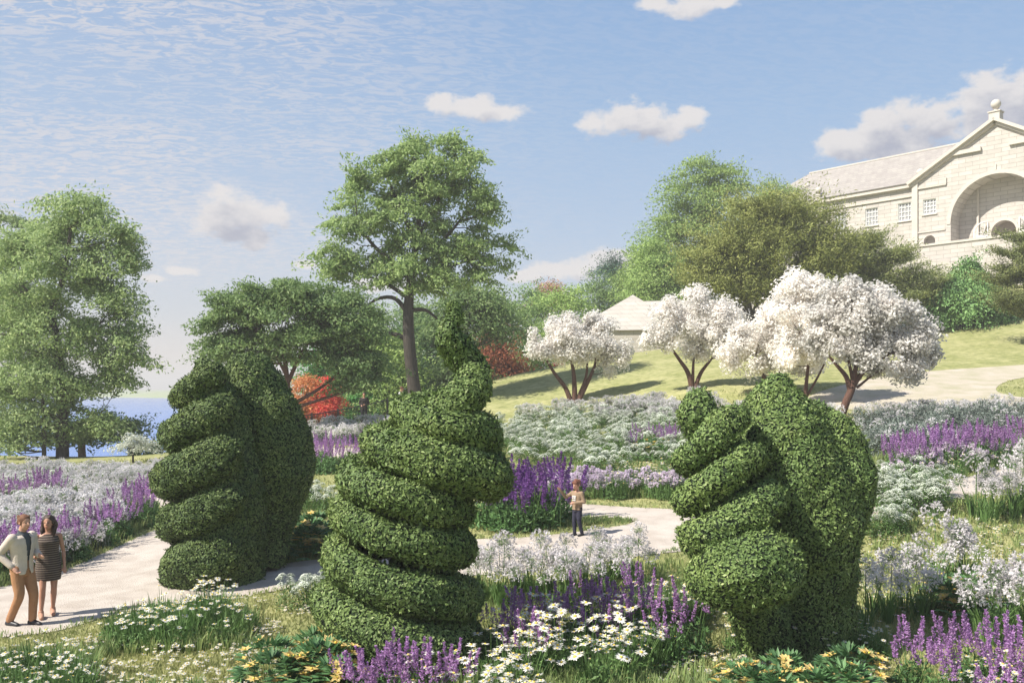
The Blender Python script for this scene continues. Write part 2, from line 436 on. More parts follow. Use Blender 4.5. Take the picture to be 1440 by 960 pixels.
# river
def water_mat():
    m, nt, out = base_mat('river_water'); N = nt.nodes.new; Lk = nt.links.new
    pb = N('ShaderNodeBsdfPrincipled'); pb.inputs['Base Color'].default_value = (.05, .17, .50, 1); pb.inputs['Roughness'].default_value = .22
    pb.inputs['Specular IOR Level'].default_value = .5
    tc = N('ShaderNodeTexCoord'); mp = N('ShaderNodeMapping'); mp.inputs['Scale'].default_value = (.12, .5, 1); Lk(tc.outputs['Object'], mp.inputs[0])
    n = N('ShaderNodeTexNoise'); n.inputs['Scale'].default_value = .9; n.inputs['Detail'].default_value = 8; Lk(mp.outputs[0], n.inputs[0])
    bp = N('ShaderNodeBump'); bp.inputs['Strength'].default_value = .5; bp.inputs['Distance'].default_value = .4
    Lk(n.outputs[0], bp.inputs['Height']); Lk(bp.outputs[0], pb.inputs['Normal']); Lk(pb.outputs[0], out.inputs[0])
    return m
mb = MB(); mb.add([(-3000,40,-3),(400,40,-3),(400,6000,-3),(-3000,6000,-3)], [(0,1,2,3)])
tag(mb.build('river', water_mat()), kind='structure')
# far bank
mb = MB(); xs = np.linspace(-2600, 900, 120)
prof = [(0,-5),(25,-1.5),(60,.5),(160,3.0),(400,6),(900,7)]
Vb = []
for x in xs:
    off = 830 + (x+330)*-1.15 if x < -330 else 830 + (x+330)*.5
    off = max(560, min(off, 1900)); wob = 14*math.sin(x*.013)+8*math.sin(x*.05)
    for d, z in prof: Vb.append((x, off+wob+d, z+ (1.2*math.sin(x*.02+d) if d > 100 else 0)))
k = len(prof); i = np.arange(len(xs)-1)[:, None]*k; j = np.arange(k-1)[None, :]
mb.add(Vb, np.stack([i+j, i+k+j, i+k+j+1, i+j+1], -1).reshape(-1, 4), 0, True)
tag(mb.build('far_bank', solid('bank_grass', (.26,.38,.08), (.36,.40,.18), .02, 1)), kind='structure')

# ------------------------------------------------------------------ gravel paths
gravel = solid('pale_gravel', (.43,.375,.325), (.54,.485,.43), 2.2, .95, .5, 45, .1, detail=12)
PATHS = {}
def path(name, pix, lift=.014, mat=gravel, dens=.3):
    w = [at(*p) for p in pix]; poly = [(p.x, p.y) for p in w]
    # smooth the outline
    q = np.array(poly); 
    for _ in range(2):
        nx = np.roll(q, -1, 0); q = np.stack([q*.75+nx*.25, q*.25+nx*.75], 1).reshape(-1, 2)
    PATHS[name] = q.tolist()
    bm = bmesh.new()
    for a in q: bm.verts.new((a[0], a[1], 0))
    bm.verts.ensure_lookup_table(); fc = bm.faces.new(bm.verts)
    if fc.normal.z < 0: bmesh.ops.reverse_faces(bm, faces=[fc])
    lo, hi = q.min(0), q.max(0)
    for ax, n in ((0, (1,0,0)), (1, (0,1,0))):
        c = lo[ax]+dens
        while c < hi[ax]:
            co = [0,0,0]; co[ax] = c
            bmesh.ops.bisect_plane(bm, geom=bm.verts[:]+bm.edges[:]+bm.faces[:], plane_co=co, plane_no=n); c += dens
    xs = np.array([v.co.x for v in bm.verts]); ys = np.array([v.co.y for v in bm.verts]); zs = H(xs, ys)+lift
    for v, z in zip(bm.verts, zs): v.co.z = z
    me = bpy.data.meshes.new(name); bm.to_mesh(me); bm.free(); me.materials.append(mat)
    for p in me.polygons: p.use_smooth = True
    o = bpy.data.objects.new(name, me); COL.objects.link(o); tag(o, kind='structure')
    return o
path('gravel_path', [(-120,842),(0,826),(60,815),(130,785),(190,757),(225,742),(238,722),(200,702),(160,690),(215,684),(262,700),(285,732),(320,775),(375,795),(455,786),(560,772),(660,758),(730,757),
   (800,750),(850,743),(893,736),(885,730),(830,731),(785,724),(740,722),(740,703),(785,706),(860,712),(960,716),(1080,722),(1200,712),(1300,688),(1370,668),(1440,652),(1560,634),
   (1560,655),(1440,680),(1360,702),(1270,722),(1180,748),(1060,768),(960,775),(900,782),(800,797),(700,808),(600,812),(455,818),(375,834),(310,842),(230,850),(150,866),(80,890),(0,896),(-120,915)])
path('gravel_terrace', [(1120,562),(1190,540),(1240,529),(1320,520),(1440,512),(1560,508),(1560,524),(1440,529),(1404,540),(1398,552),(1440,560),(1560,566),(1560,578),(1440,574),(1300,573),(1180,578)], .014,
     solid('terrace_gravel', (.50,.44,.37), (.38,.355,.25), 1.1, .95, .5, 30, .1, detail=10), dens=.4)
path('gravel_crossing', [(560,655),(610,640),(480,628),(330,630),(250,640),(330,645),(470,645)], .014, gravel, .4)
# ------------------------------------------------------------------ the big stone house on the hill
ST = stone('house_ashlar', (.57,.53,.485), (.49,.455,.415), (.33,.305,.275), 1.15, .36)
TR = solid('house_trim_stone', (.52,.48,.425), (.58,.535,.475), 1.5, .85, .2, 20)
SLATE = stone('roof_slate', (.31,.285,.27), (.36,.335,.31), (.27,.25,.235), .5, .3, bump=.2)
WHT = solid('white_paint', (.78,.78,.76), (.82,.82,.8), 3, .5)
GLS = solid('dull_glass', (.30,.30,.31), (.38,.38,.39), 2, .25, spec=.6)
DARK = solid('dim_interior', (.28,.25,.215), (.34,.30,.26), 2, .95)
hb = empty('stone_house', (36.1, 80, 0), math.atan2(-.743, .669))   # local x runs right along the front, local -y points outwards
tag(hb, 'big cream stone house with arched recess and slate roof at the top of the hill', 'house')
# local y must point away from the viewer:  x=(.669,-.743), y=(.743,.669)
ZT, ZE, ZR = 16.5, 22.4, 26.5
def wallgrid(mb, x0, x1, z0, z1, y, holes, mat=0):
    """flat wall in the xz plane with rectangular openings (x0,x1,z0,z1)"""
    xs = sorted({x0, x1, *[a for h_ in holes for a in h_[:2]]}); zs = sorted({z0, z1, *[a for h_ in holes for a in h_[2:4]]})
    for i in range(len(xs)-1):
        for j in range(len(zs)-1):
            cx, cz = (xs[i]+xs[i+1])/2, (zs[j]+zs[j+1])/2
            if any(a < cx < b and c < cz < d for a, b, c, d in holes): continue
            mb.add([(xs[i],y,zs[j]),(xs[i+1],y,zs[j]),(xs[i+1],y,zs[j+1]),(xs[i],y,zs[j+1])], [(0,1,2,3)], mat)
def reveal(mb, a, b, c, d, y0, y1, mat=0):
    for p, q in (((a,c),(b,c)),((b,c),(b,d)),((b,d),(a,d)),((a,d),(a,c))):
        mb.add([(p[0],y0,p[1]),(q[0],y0,q[1]),(q[0],y1,q[1]),(p[0],y1,p[1])], [(0,1,2,3)], mat)
def arch_strip(mb, cx, zs, r, x0, x1, z1, y, n=28, mat=0):
    """wall area round a semicircular opening: from the arch curve out to the box x0..x1, top z1"""
    A = np.linspace(0, math.pi, n+1)
    for a, b in zip(A[:-1], A[1:]):
        pa = (cx+r*math.cos(a), zs+r*math.sin(a)); pb = (cx+r*math.cos(b), zs+r*math.sin(b))
        mb.add([(pa[0],y,pa[1]),(pa[0],y,z1),(pb[0],y,z1),(pb[0],y,pb[1])], [(0,3,2,1)], mat)
def arch_reveal(mb, cx, zs, r, z0, y0, y1, n=28, mat=0):
    A = np.linspace(0, math.pi, n+1); pts = [(cx+r, z0)]+[(cx+r*math.cos(a), zs+r*math.sin(a)) for a in A]+[(cx-r, z0)]
    for p, q in zip(pts[:-1], pts[1:]):
        mb.add([(p[0],y0,p[1]),(q[0],y0,q[1]),(q[0],y1,q[1]),(p[0],y1,p[1])], [(0,1,2,3)], mat)
def arch_band(mb, cx, zs, r0, r1, z0, y0, y1, n=28, mat=0):
    A = np.linspace(0, math.pi, n+1)
    for r in (r0, r1): arch_reveal(mb, cx, zs, r, z0, y0, y1, n, mat)
    P0 = [(cx+r0, z0)]+[(cx+r0*math.cos(a), zs+r0*math.sin(a)) for a in A]+[(cx-r0, z0)]
    P1 = [(cx+r1, z0)]+[(cx+r1*math.cos(a), zs+r1*math.sin(a)) for a in A]+[(cx-r1, z0)]
    for i in range(len(P0)-1):
        mb.add([(P0[i][0],y0,P0[i][1]),(P1[i][0],y0,P1[i][1]),(P1[i+1][0],y0,P1[i+1][1]),(P0[i+1][0],y0,P0[i+1][1])], [(0,1,2,3)], mat)
GX = 7.0; AR = 3.64; ASZ = 18.4
# gabled centre block: front at y=0, wing at y=.45
w1 = (.95, 2.1, 19.45, 20.8); w1b = (11.9, 13.05, 19.45, 20.8)
sa = (1.53, 17.05, .5)
gm = MB()
holes = [w1, w1b, (GX-AR, GX+AR, 16, ASZ+AR), (sa[0]-.5, sa[0]+.5, 16, sa[1]+.5), (12.47-.5, 12.47+.5, 16, sa[1]+.5)]
wallgrid(gm, 0, 14, 15.5, ZE, 0, holes)
arch_strip(gm, GX, ASZ, AR, GX-AR, GX+AR, ASZ+AR, 0)
for c in (sa[0], 12.47):
    arch_strip(gm, c, sa[1], .5, 0, 0, sa[1]+.5, 0, 12); arch_reveal(gm, c, sa[1], .5, 16, 0, .6, 12)
    gm.add([(c-.6,.6,16),(c+.6,.6,16),(c+.6,.6,17.7),(c-.6,.6,17.7)], [(0,1,2,3)])
arch_reveal(gm, GX, ASZ, AR, 16, 0, 1.9)
gm.add([(0,0,ZE),(14,0,ZE),(7,0,ZR-.1)], [(0,1,2)])                 # gable face
gm.add([(0,0,15.5),(0,9,15.5),(0,9,ZE),(0,0,ZE)], [(0,1,2,3)])
gm.add([(14,0,15.5),(14,9,15.5),(14,9,ZE),(14,0,ZE)], [(0,1,2,3)])
gm.build('gable_wall', ST, hb)
rm = MB()                                                            # back of the arched recess, with a lower arch in it
wallgrid(rm, GX-AR-.2, GX+AR+.2, 15.5, 22.3, 1.9, [(GX-1.0, GX+1.0, 16, 17.35+1.0)])
arch_strip(rm, GX, 17.35, 1.0, 0, 0, 18.35, 1.9, 16); arch_reveal(rm, GX, 17.35, 1.0, 16, 1.9, 2.7, 16)
rm.build('recess_wall', ST, hb)
mb = MB(); mb.add([(GX-1.1,2.7,16),(GX+1.1,2.7,16),(GX+1.1,2.7,18.5),(GX-1.1,2.7,18.5)], [(0,1,2,3)]); mb.build('doorway', DARK, hb)
for x_ in (GX-2.05, GX+2.05): mb = MB(); box(mb, (x_, 1.78, 19.2), (.16, .2, 5.6)); mb.build('recess_pilaster', TR, hb)
mb = MB(); arch_band(mb, GX, ASZ, AR, AR+.33, ASZ-.1, -.06, .02); mb.build('arch_surround', TR, hb)
mb = MB(); arch_band(mb, GX, 17.35, 1.0, 1.22, 16.5, 1.82, 1.91, 16); mb.build('arch_surround', TR, hb)
# fan shaped white leaves of the arched gates
for s in (-1, 1):
    d = MB(); pv = GX+s*1.25
    prof = [(0, 0)]+[(0, 1.9)]+[(1.15*math.sin(a), 1.0+.9*math.cos(a)) for a in np.linspace(.15, 1.57, 8)]+[(1.15, 0)]
    dirx, diry = (.72*-s*-1, -.69)
    P3 = [(pv+dirx*u*1.0, 1.78+diry*u, 16.5+v) for u, v in prof]
    for a, b in zip(P3, P3[1:]+P3[:1]): tube(d, [a, b], [.05, .05], 5)
    for k in range(1, 4):
        u = 1.15*k/4; top = 1.0+.9*math.sqrt(max(0, 1-(u/1.15)**2))
        tube(d, [(pv+dirx*u, 1.78+diry*u, 16.5), (pv+dirx*u, 1.78+diry*u, 16.5+top)], [.025]*2, 4)
    for v in (.45, .95): tube(d, [(pv, 1.78, 16.5+v), (pv+dirx*1.1, 1.78+diry*1.1, 16.5+v)], [.025]*2, 4)
    box(d, (pv+dirx*.5, 1.78+diry*.5, 16.9), (1.0, .03, .7), Matrix.Rotation(math.atan2(diry, dirx), 3, 'Z'))
    d.build('arched_gate', WHT, hb)
def window(a, b, c, d, y):
    w = MB(); reveal(w, a, b, c, d, y, y+.3)
    fr = .07
    for q in ((a,b,c,c+fr),(a,b,d-fr,d),(a,a+fr,c+fr,d-fr),(b-fr,b,c+fr,d-fr)):
        box(w, ((q[0]+q[1])/2, y+.16, (q[2]+q[3])/2), (q[1]-q[0], .08, q[3]-q[2]))
    for k in range(1, 4): box(w, (a+(b-a)*k/4, y+.16, (c+d)/2), (.045, .06, d-c-2*fr))
    for k in range(1, 4): box(w, ((a+b)/2, y+.16, c+(d-c)*k/4), (b-a-2*fr, .055, .045))
    o = w.build('window', WHT, hb)
    p = MB(); p.add([(a,y+.2,c),(b,y+.2,c),(b,y+.2,d),(a,y+.2,d)], [(0,1,2,3)]); p.build('pane', GLS, o)
    s_ = MB(); box(s_, ((a+b)/2, y-.03, c-.06), (b-a+.2, .16, .09)); s_.build('sill', TR, o)
window(*w1, 0); window(*w1b, 0)
# wing
WY = .45; wm = MB(); wins = [(x-.6, x+.6, 19.25, 20.9) for x in (-.9, -4.0, -7.1, -10.2, -13.3)]
wallgrid(wm, -18, 0, 6.0, ZE, WY, wins)
wm.add([(-18,WY,6),(-18,10,6),(-18,10,ZE),(-18,WY,ZE)], [(0,1,2,3)])
wm.build('wing_wall', ST, hb)
for w in wins: window(*w, WY)
# cornices, string courses, pilaster
mb = MB(); box(mb, (-9.1, WY-.12, ZE-.15), (18.2, .5, .22)); box(mb, (-9.1, WY-.05, ZE-1.0), (18.1, .16, .16))
mb.build('eave_cornice', TR, hb)
for x in (.28, 13.72):
    mb = MB(); box(mb, (x, -.07, (15.5+ZE)/2), (.5, .16, ZE-15.5)); mb.build('pilaster', TR, hb)
for q_, r_ in [(((a+b)/2, -.04, 17.9), (b-a, .12, .12)) for a, b in ((.55, 2.9), (11.1, 13.45))]+[(((a+b)/2, -.06, ZE-.55), (b-a, .16, .14)) for a, b in ((.55, 3.0), (11.0, 13.45))]+[((2.95, -.06, ZE-.25), (.14, .16, .5)), ((11.05, -.06, ZE-.25), (.14, .16, .5))]+[(((a+b)/2, -.11, 24.35), (b-a, .28, .34)) for a, b in ((3.35, 5.9), (8.1, 10.65))]:
    mb = MB(); box(mb, q_, r_); mb.build('string_course', TR, hb)
mb = MB(); box(mb, (GX, -.03, ASZ+AR+.55), (.16, .1, .5)); mb.build('keystone', TR, hb)
# raking cornices
sl_ = math.atan2(ZR-ZE, 7.0); Ln = math.hypot(7.35, 4.3)
for s in (-1, 1):
    mb = MB(); Mx = Matrix.Rotation(-s*sl_*-1 if s < 0 else sl_, 3, 'Y')
    Mx = Matrix.Rotation(sl_*(1 if s > 0 else -1), 3, 'Y')
    cxx = GX+s*3.62; cz = (ZE+ZR)/2+.02
    box(mb, (cxx, -.18, cz+.03), (Ln, .62, .26), Mx); box(mb, (cxx, -.08, cz-.25), (Ln-.4, .3, .22), Mx)
    mb.build('raking_cornice', TR, hb)
# roofs (slabs with thickness)
def slab(mb, quad, t=.18):
    q = np.array(quad, float); n = np.cross(q[1]-q[0], q[2]-q[0]); n /= np.linalg.norm(n); n = n if n[2] > 0 else -n
    k = len(q); V = np.vstack([q, q+n*t]); mb.add(V, [list(range(k))[::-1]]); mb.add(V, [list(range(k, 2*k))])
    mb.add(V, [(i, (i+1) % k, k+(i+1) % k, k+i) for i in range(k)])
rf = MB()
slab(rf, [(-18.3,WY-.35,ZE-.02),(3.0,WY-.35,ZE-.02),(7.0,5.2,ZR-.16),(-13,5.2,ZR-.16)])
slab(rf, [(-18.3,10.5,ZE-.02),(7.0,10.5,ZE-.02),(7.0,5.25,ZR-.16),(-13,5.25,ZR-.16)])
slab(rf, [(-18.32,WY-.3,ZE-.03),(-18.32,10.45,ZE-.03),(-13.02,5.2,ZR-.18)])
slab(rf, [(-.3,-.35,ZE-.1),(7,-.35,ZR+.03),(7,9,ZR+.03),(-.3,9,ZE-.1)])
slab(rf, [(14.3,-.35,ZE-.1),(7,-.35,ZR+.03),(7,9,ZR+.03),(14.3,9,ZE-.1)])
rf.build('roof', SLATE, hb)
mb = MB(); box(mb, (-3, 5.22, ZR+.08), (20, .3, .14)); mb.build('ridge_capping', TR, hb)
def finial(x, y, z, s=1.0, ped=1.0):
    m = MB(); box(m, (x, y, z+.35*ped), (.85*s, .85*s, .7*ped)); box(m, (x, y, z+.72*ped+.03), (1.0*s, 1.0*s, .1))
    lathe(m, [(.3*s,z+.75*ped),(.17*s,z+.9*ped),(.17*s,z+1.05*ped),(.27*s,z+1.12*ped)], 14, (x,y,0))
    ellipsoid(m, (x, y, z+1.12*ped+.36*s), (.40*s, .40*s, .40*s), 16, 10); m.build('ball_finial', TR, hb)
finial(GX, .1, ZR+.05, 1.0, .9)
finial(.35, .9, ZE+.3, .85, .45); finial(13.65, .9, ZE+.3, .85, .45); finial(-9.3, WY-.1, ZE-.05, .8, .7); finial(-17.8, WY, ZE, .8, .7); finial(-11.8, 2.6, 24.0, .7, .3)

# terrace retaining wall in front of the house: a thing of its own
tw = empty('terrace_wall', (36.1, 80, 0), math.atan2(-.743, .669)); tag(tw, 'long cream stone retaining wall under the house terrace', 'wall')
mb = MB(); box(mb, (10.5, -1.35, 13.1), (21.5, .7, 6.5)); mb.build('wall_face', ST, tw)
mb = MB(); box(mb, (10.5, -1.35, 16.44), (21.7, .9, .18)); mb.build('coping', TR, tw)
mb = MB(); box(mb, (2.2, -2.4, 12.2), (8.0, .6, 5.6), Matrix.Rotation(.2, 3, 'Y')); mb.build('buttress', ST, tw)
o_ = MB(); box(o_, (10.2, -.45, 16.3), (20.6, 1.1, .2)); box(o_, (7, 1.1, 16.3), (7.2, 2.4, .2)); o_.build('terrace_paving', TR, tw)

# ------------------------------------------------------------------ pale stone outbuilding with pyramid roof
ST2 = stone('outbuilding_stone', (.50,.465,.42), (.45,.42,.38), (.36,.335,.30), 1.0, .34)
RF2 = solid('outbuilding_roof_stone', (.58,.54,.50), (.53,.49,.45), 2, .9, .2, 12)
Yb = 66.0; c0 = P(885, 490, Yb)
ob = empty('stone_outbuilding', (c0.x, Yb, 5.2), math.radians(-12)); tag(ob, 'low pale stone outbuilding with pyramid roof behind the first white blossom tree', 'building')
he = P(0, 464, Yb).z-5.2; hr = P(0, 412, Yb).z-5.2+.25; h2 = P(0, 421, Yb).z-5.2+.2; wv = S(84, Yb); dp = 7.0
def slabroof(q, f, nm):
    mb = MB(); mb.add(q, f[0]); mb.add(q, f[1]); mb.build(nm, ST2, ob)
mb = MB(); box(mb, (0, dp/2, he/2-1.2), (wv*2-.4, dp-.4, he+2.4)); mb.build('wall', ST2, ob)
q = [(-wv,0,he),(wv,0,he),(wv,dp,he),(-wv,dp,he),(0,dp*.5,hr)]
slabroof(q, [[(0,1,4),(1,2,4),(2,3,4),(3,0,4)], [(3,2,1,0)]], 'roof')
we = wv+S(70, Yb)
mb = MB(); box(mb, ((wv*.4+we)/2, dp/2+.3, he/2-1.5), (we-wv*.4, dp-.6, he+2.98)); mb.build('side_range', ST2, ob)
slabroof([(wv*.2,.1,he+.02),(we,.1,he+.02),(we,dp,he+.02),(wv*.2,dp,he+.02),(wv*.2,dp*.5,h2),(we,dp*.5,h2)], [[(0,1,5,4),(3,4,5,2)], [(1,2,5)]], 'side_roof')

# ------------------------------------------------------------------ black iron railing
IRON = solid('black_iron', (.02,.02,.022), (.035,.035,.035), 10, .5)
fa = P(400, 588, 49); fbp = P(545, 583, 53)
rl = empty('iron_railing', (fa.x, fa.y, h(fa.x, fa.y))); tag(rl, 'black iron railing at the garden edge in front of the orange and red trees', 'railing')
n = 9; pts = []
for i in range(n):
    x = fa.x+(fbp.x-fa.x)*i/(n-1); y = fa.y+(fbp.y-fa.y)*i/(n-1); pts.append((x, y, h(x, y)))
for p in pts[::2]:
    m = MB(); box(m, (p[0]-fa.x, p[1]-fa.y, p[2]+.5-pts[0][2]), (.09, .09, 1.2)); m.build('post', IRON, rl)
for dz in (.18, 1.0):
    m = MB(); tube(m, [(a[0]-fa.x, a[1]-fa.y, a[2]+dz-pts[0][2]) for a in pts], [.03]*len(pts), 4, smooth=False); m.build('rail', IRON, rl)
m = MB()
for a, b in zip(pts[:-1], pts[1:]):
    for t in np.linspace(0, 1, 9, endpoint=False):
        x, y, z = [a[k]+(b[k]-a[k])*t for k in range(3)]
        box(m, (x-fa.x, y-fa.y, z+.6-pts[0][2]), (.025, .025, .84))
m.build('baluster', IRON, rl)
# ------------------------------------------------------------------ clipped topiary
YEW = leafmat('yew_leaves', (.075,.13,.032), (.22,.31,.095), .04, .6, (.38,.45,.20))
YEWD = leafmat('box_leaves', (.06,.105,.028), (.17,.24,.07), .04, .6, (.30,.36,.14))
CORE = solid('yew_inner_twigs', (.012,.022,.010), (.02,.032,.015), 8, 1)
BARK = solid('dark_bark', (.05,.042,.036), (.09,.078,.066), 5, .95, .8, 22, stretch=(3,3,.6))
BARKR = solid('red_brown_bark', (.085,.045,.033), (.14,.075,.055), 6, .9, .6, 25, stretch=(3,3,.6))
def path_w(keys, Y):
    """keys: px, py, r_px, depth offset -> world points and radii"""
    return [P(a, b, Y+d) for a, b, r, d in keys], [S(r, Y) for a, b, r, d in keys]
def helix(keys, Y, tilt=0.0, sgn=1, step=14, squash=.8, tiltd=0.0, t0=None, t1=None):
    """keys: turn T (integer = far left), py, centre px, ring radius px, tube radius px"""
    K = np.array(keys, float); T = np.arange(K[0, 0] if t0 is None else t0, (K[-1, 0] if t1 is None else t1)+1e-6, 1/step)
    y, cx, Rr, rr = [np.interp(T, K[:, 0], K[:, i]) for i in (1, 2, 3, 4)]
    th = math.pi - sgn*2*math.pi*T
    pts = []; rad = []
    for i in range(len(T)):
        dx = Rr[i]*math.cos(th[i]); dy = S(Rr[i], Y)*math.sin(th[i])
        p = P(cx[i]+dx, y[i], Y); p = Vector((p.x, p.y+dy, p.z + tilt*S(dx, Y) + tiltd*dy)); pts.append(p); rad.append(S(rr[i], Y))
    return pts, rad
def blob_mesh(paths, n=18, sub=3, rough=.06, seed=1):
    """sweep each path into a closed bumpy body"""
    from mathutils import noise as mn
    mb = MB()
    for pts, rad, fl in paths:
        m = MB(); tube(m, pts, rad, n, sub=sub, cap=False, flat=fl)
        V = m.v[0].copy(); k = len(V)//n
        C = V.reshape(k, n, 3).mean(1).repeat(n, 0)
        d = unit(V-C)
        for i in range(len(V)):
            q = Vector(V[i]); V[i] += d[i]*rough*(mn.noise(q*2.3)+.55*mn.noise(q*6.1)+.3*mn.noise(q*13))
        mb.add(V, m.f[0][0], 0, True)
        mb.add(V[:n][::-1], [list(range(n))], 0, True); mb.add(V[-n:], [list(range(n))], 0, True)
    return mb
def topiary(name, label, base, paths, mat, dens=2300, L=.062, stem_r=.1, seed=3, rough=.07, stem=None):
    rng = np.random.default_rng(seed)
    root = empty(name, base); tag(root, label, 'topiary', 'clipped spiral topiaries')
    body = blob_mesh(paths, rough=rough, seed=seed)
    b = np.array(base)
    lv = MB()
    for v, (f, m_, s_) in zip(body.v, [q for q in body.f if q[0].shape[1] == 4]):
        pass
    off = 0
    for f, m_, s_ in body.f:
        if f.shape[1] != 4: continue
        V = np.concatenate(body.v)
        T = np.concatenate([f[:, [0,1,2]], f[:, [0,2,3]]]); A, B, C = V[T[:,0]], V[T[:,1]], V[T[:,2]]
        area = np.linalg.norm(np.cross(B-A, C-A), axis=1).sum()/2
        n = int(area*dens); pts, nn = tri_sample(V, f, n, rng)
        # outward orientation check
        cen = V[f].mean(axis=(0, 1))
        rd = rdir(n, rng); rd = rd-nn*(rd*nn).sum(1)[:, None]; D = unit(unit(rd) + nn*rng.uniform(-.1, .5, n)[:, None] + np.array([0,0,.15])); Nn = unit(nn + rdir(n, rng)*.42)
        pts = pts + nn*rng.uniform(-.02, .03, n)[:, None]
        # tufts: short sprigs sticking out
        leaves(lv, pts, D, Nn, L*rng.uniform(.45, 1.5, n), L*.52*rng.uniform(.7, 1.2, n), 0, .12)
        k = int(n*.02); idx = rng.choice(n, k)
        for q in range(3):
            leaves(lv, pts[idx]+nn[idx]*.04+rdir(k, rng)*.015, nn[idx]+rdir(k, rng)*.6, rdir(k, rng), L*1.1, L*.45, 0, .1)
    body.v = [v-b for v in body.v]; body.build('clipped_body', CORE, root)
    lv.v = [v-b for v in lv.v]; lv.build('foliage', mat, root)
    if stem:
        m = MB(); tube(m, [p-Vector(base) for p in stem[0]], stem[1], 8, sub=3); m.build('trunk', BARK, root)
    return root

# orientation fix: tube() winds inwards or outwards depending on the path, so test it once per body
_t = MB(); tube(_t, [(0,0,0),(0,0,1)], [1,1], 8, cap=False)
_V = _t.v[0]; _f = _t.f[0][0]; _n0 = np.cross(_V[_f[0][1]]-_V[_f[0][0]], _V[_f[0][2]]-_V[_f[0][0]])
if np.dot(_n0, _V[_f[0][0]]*[1,1,0]) < 0:
    _old = tube
    def tube(mb, pts, rad, n=8, mat=0, smooth=True, cap=True, sub=1, flat=None):
        k = len(mb.f); _old(mb, pts, rad, n, mat, smooth, cap, sub, flat)
        for i in range(k, len(mb.f)): mb.f[i] = (mb.f[i][0][:, ::-1], mb.f[i][1], mb.f[i][2])
        return mb

# centre spiral
Y = 12.1
keys = [(-.62,900,562,88,34),(0,856,562,88,32),(.5,828,562,88,28),(1,786,563,84,25),(2,730,565,73,24),(3,678,576,73,24),(3.5,655,612,76,34),(4,628,592,54,26),(4.5,606,622,54,34),(5,586,604,28,25),(5.5,572,628,14,24)]
h1 = helix(keys, Y, tilt=-.16)
top = path_w([(668,566,30,.05),(655,545,31,-.28),(628,552,28,-.3),(672,528,24,.05),(664,505,22,.1),(640,498,20,0),(632,478,17,-.02),(640,458,14,.02),(645,440,9,0),(636,424,4,0)], Y)
top = path_w([(602,596,24,-.1),(624,582,28,-.3),(650,560,28,-.22),(670,535,25,-.02),(662,512,22,.12),(645,494,20,.06),(633,476,17,-.04),(632,458,14,-.05),(640,442,9,0),(636,424,4,0)], Y)
base = (P(562,0,Y).x, Y, h(P(562,0,Y).x, Y))
stem = ([P(562,945,Y), P(563,800,Y), P(575,700,Y), P(605,620,Y), P(635,570,Y)], [.16,.13,.11,.08,.05])
core = path_w([(575,940,60,0),(572,860,26,0),(568,790,18,0),(570,735,16,0),(585,680,18,0),(606,640,26,0),(618,600,22,0),(640,570,14,0)], Y)
topiary('spiral_topiary', 'tall clipped spiral yew with stacked coils and a curling tip, in the centre foreground', base,
        [(h1[0], h1[1], None), (top[0], top[1], None), (core[0], core[1], None)], YEW, 3200, .056, stem=stem, seed=11)

# right pair: leaning coil and the big drop shaped one behind it
Y = 12.3
keys = [(-.12,842,1048,60,48),(0,822,1046,52,52),(.3,800,1050,58,54),(.7,775,1052,62,50),(1,752,1022,46,31),(2,695,1010,50,28),(3,642,1000,38,26),(4,600,990,24,24),(4.6,575,985,12,22),(5,558,986,3,13),(5.2,545,988,2,5)]
def tiltring(cx, cy, R_, r, tilt, a0=0, a1=360, dep=0.0):
    pts = []; rad = []
    for a in np.arange(a0, a1+1, 18):
        t = math.radians(a); dx = R_*math.cos(t); dy = S(R_, Y)*math.sin(t)*.9
        p = P(cx+dx, cy-tilt*dx, Y); pts.append(Vector((p.x, p.y+dy+dep, p.z))); rad.append(S(r*(1-.25*abs((a-a0)/(a1-a0)*2-1)**6), Y))
    return pts, rad
paths = []
Yf = Y-.35
paths.append((*[q for q in path_w([(985,546,5,0),(984,556,17,0),(982,575,25,0),(982,592,26,0),(990,610,22,.1)], Y)], None))
for (x0, y0, x1, y1, r, dd) in ((966,650,1030,592,21,-.34),(968,704,1052,645,22,-.48),(980,762,1082,702,26,-.6)):
    ks = [(x0+14,y0+10,r*.5,dd+.55),(x0-2,y0-1,r*.92,dd+.22),(x0+10,y0-8,r,dd),((x0+x1)/2,(y0+y1)/2,r*1.05,dd-.12),(x1-12,y1+6,r,dd),(x1+6,y1-4,r*.8,dd+.28),(x1+10,y1-8,r*.4,dd+.5)]
    q = path_w(ks, Y); paths.append((q[0], q[1], None))
q = path_w([(984,826,14,-.55),(996,818,36,-.68),(1020,810,47,-.8),(1048,803,52,-.86),(1076,797,48,-.82),(1098,792,36,-.7),(1112,788,14,-.55)], Y); paths.append((q[0], q[1], None))
q = path_w([(988,570,14,.15),(1000,620,26,.2),(1010,680,34,.2),(1026,740,40,.2),(1045,800,44,-.1),(1062,850,38,.1),(1080,912,36,.2)], Y); paths.append((q[0], q[1], None))
bx = P(1050,0,Y).x
topiary('coiled_topiary', 'clipped yew with slanting coils stacked on a round bottom lobe, left of the drop shape', (bx, Y-.3, h(bx, Y-.3)), paths, YEW, 3000, .052, seed=5)
paths = []
Y2 = 12.9
q = path_w([(1094,526,3,0),(1094,540,22,0),(1093,565,44,0),(1096,600,62,0),(1104,640,72,0),(1116,690,82,0),(1128,740,80,0),(1134,790,66,0),(1134,840,58,.05),(1134,915,60,.05)], Y2); paths.append((q[0], q[1], None))
q = path_w([(1140,566,8,.25),(1148,590,30,.25),(1160,625,50,.2),(1168,665,58,.15),(1168,705,55,.1),(1160,745,46,.1),(1158,788,44,.05),(1156,840,44,.05),(1156,912,46,.05)], Y2); paths.append((q[0], q[1], None))
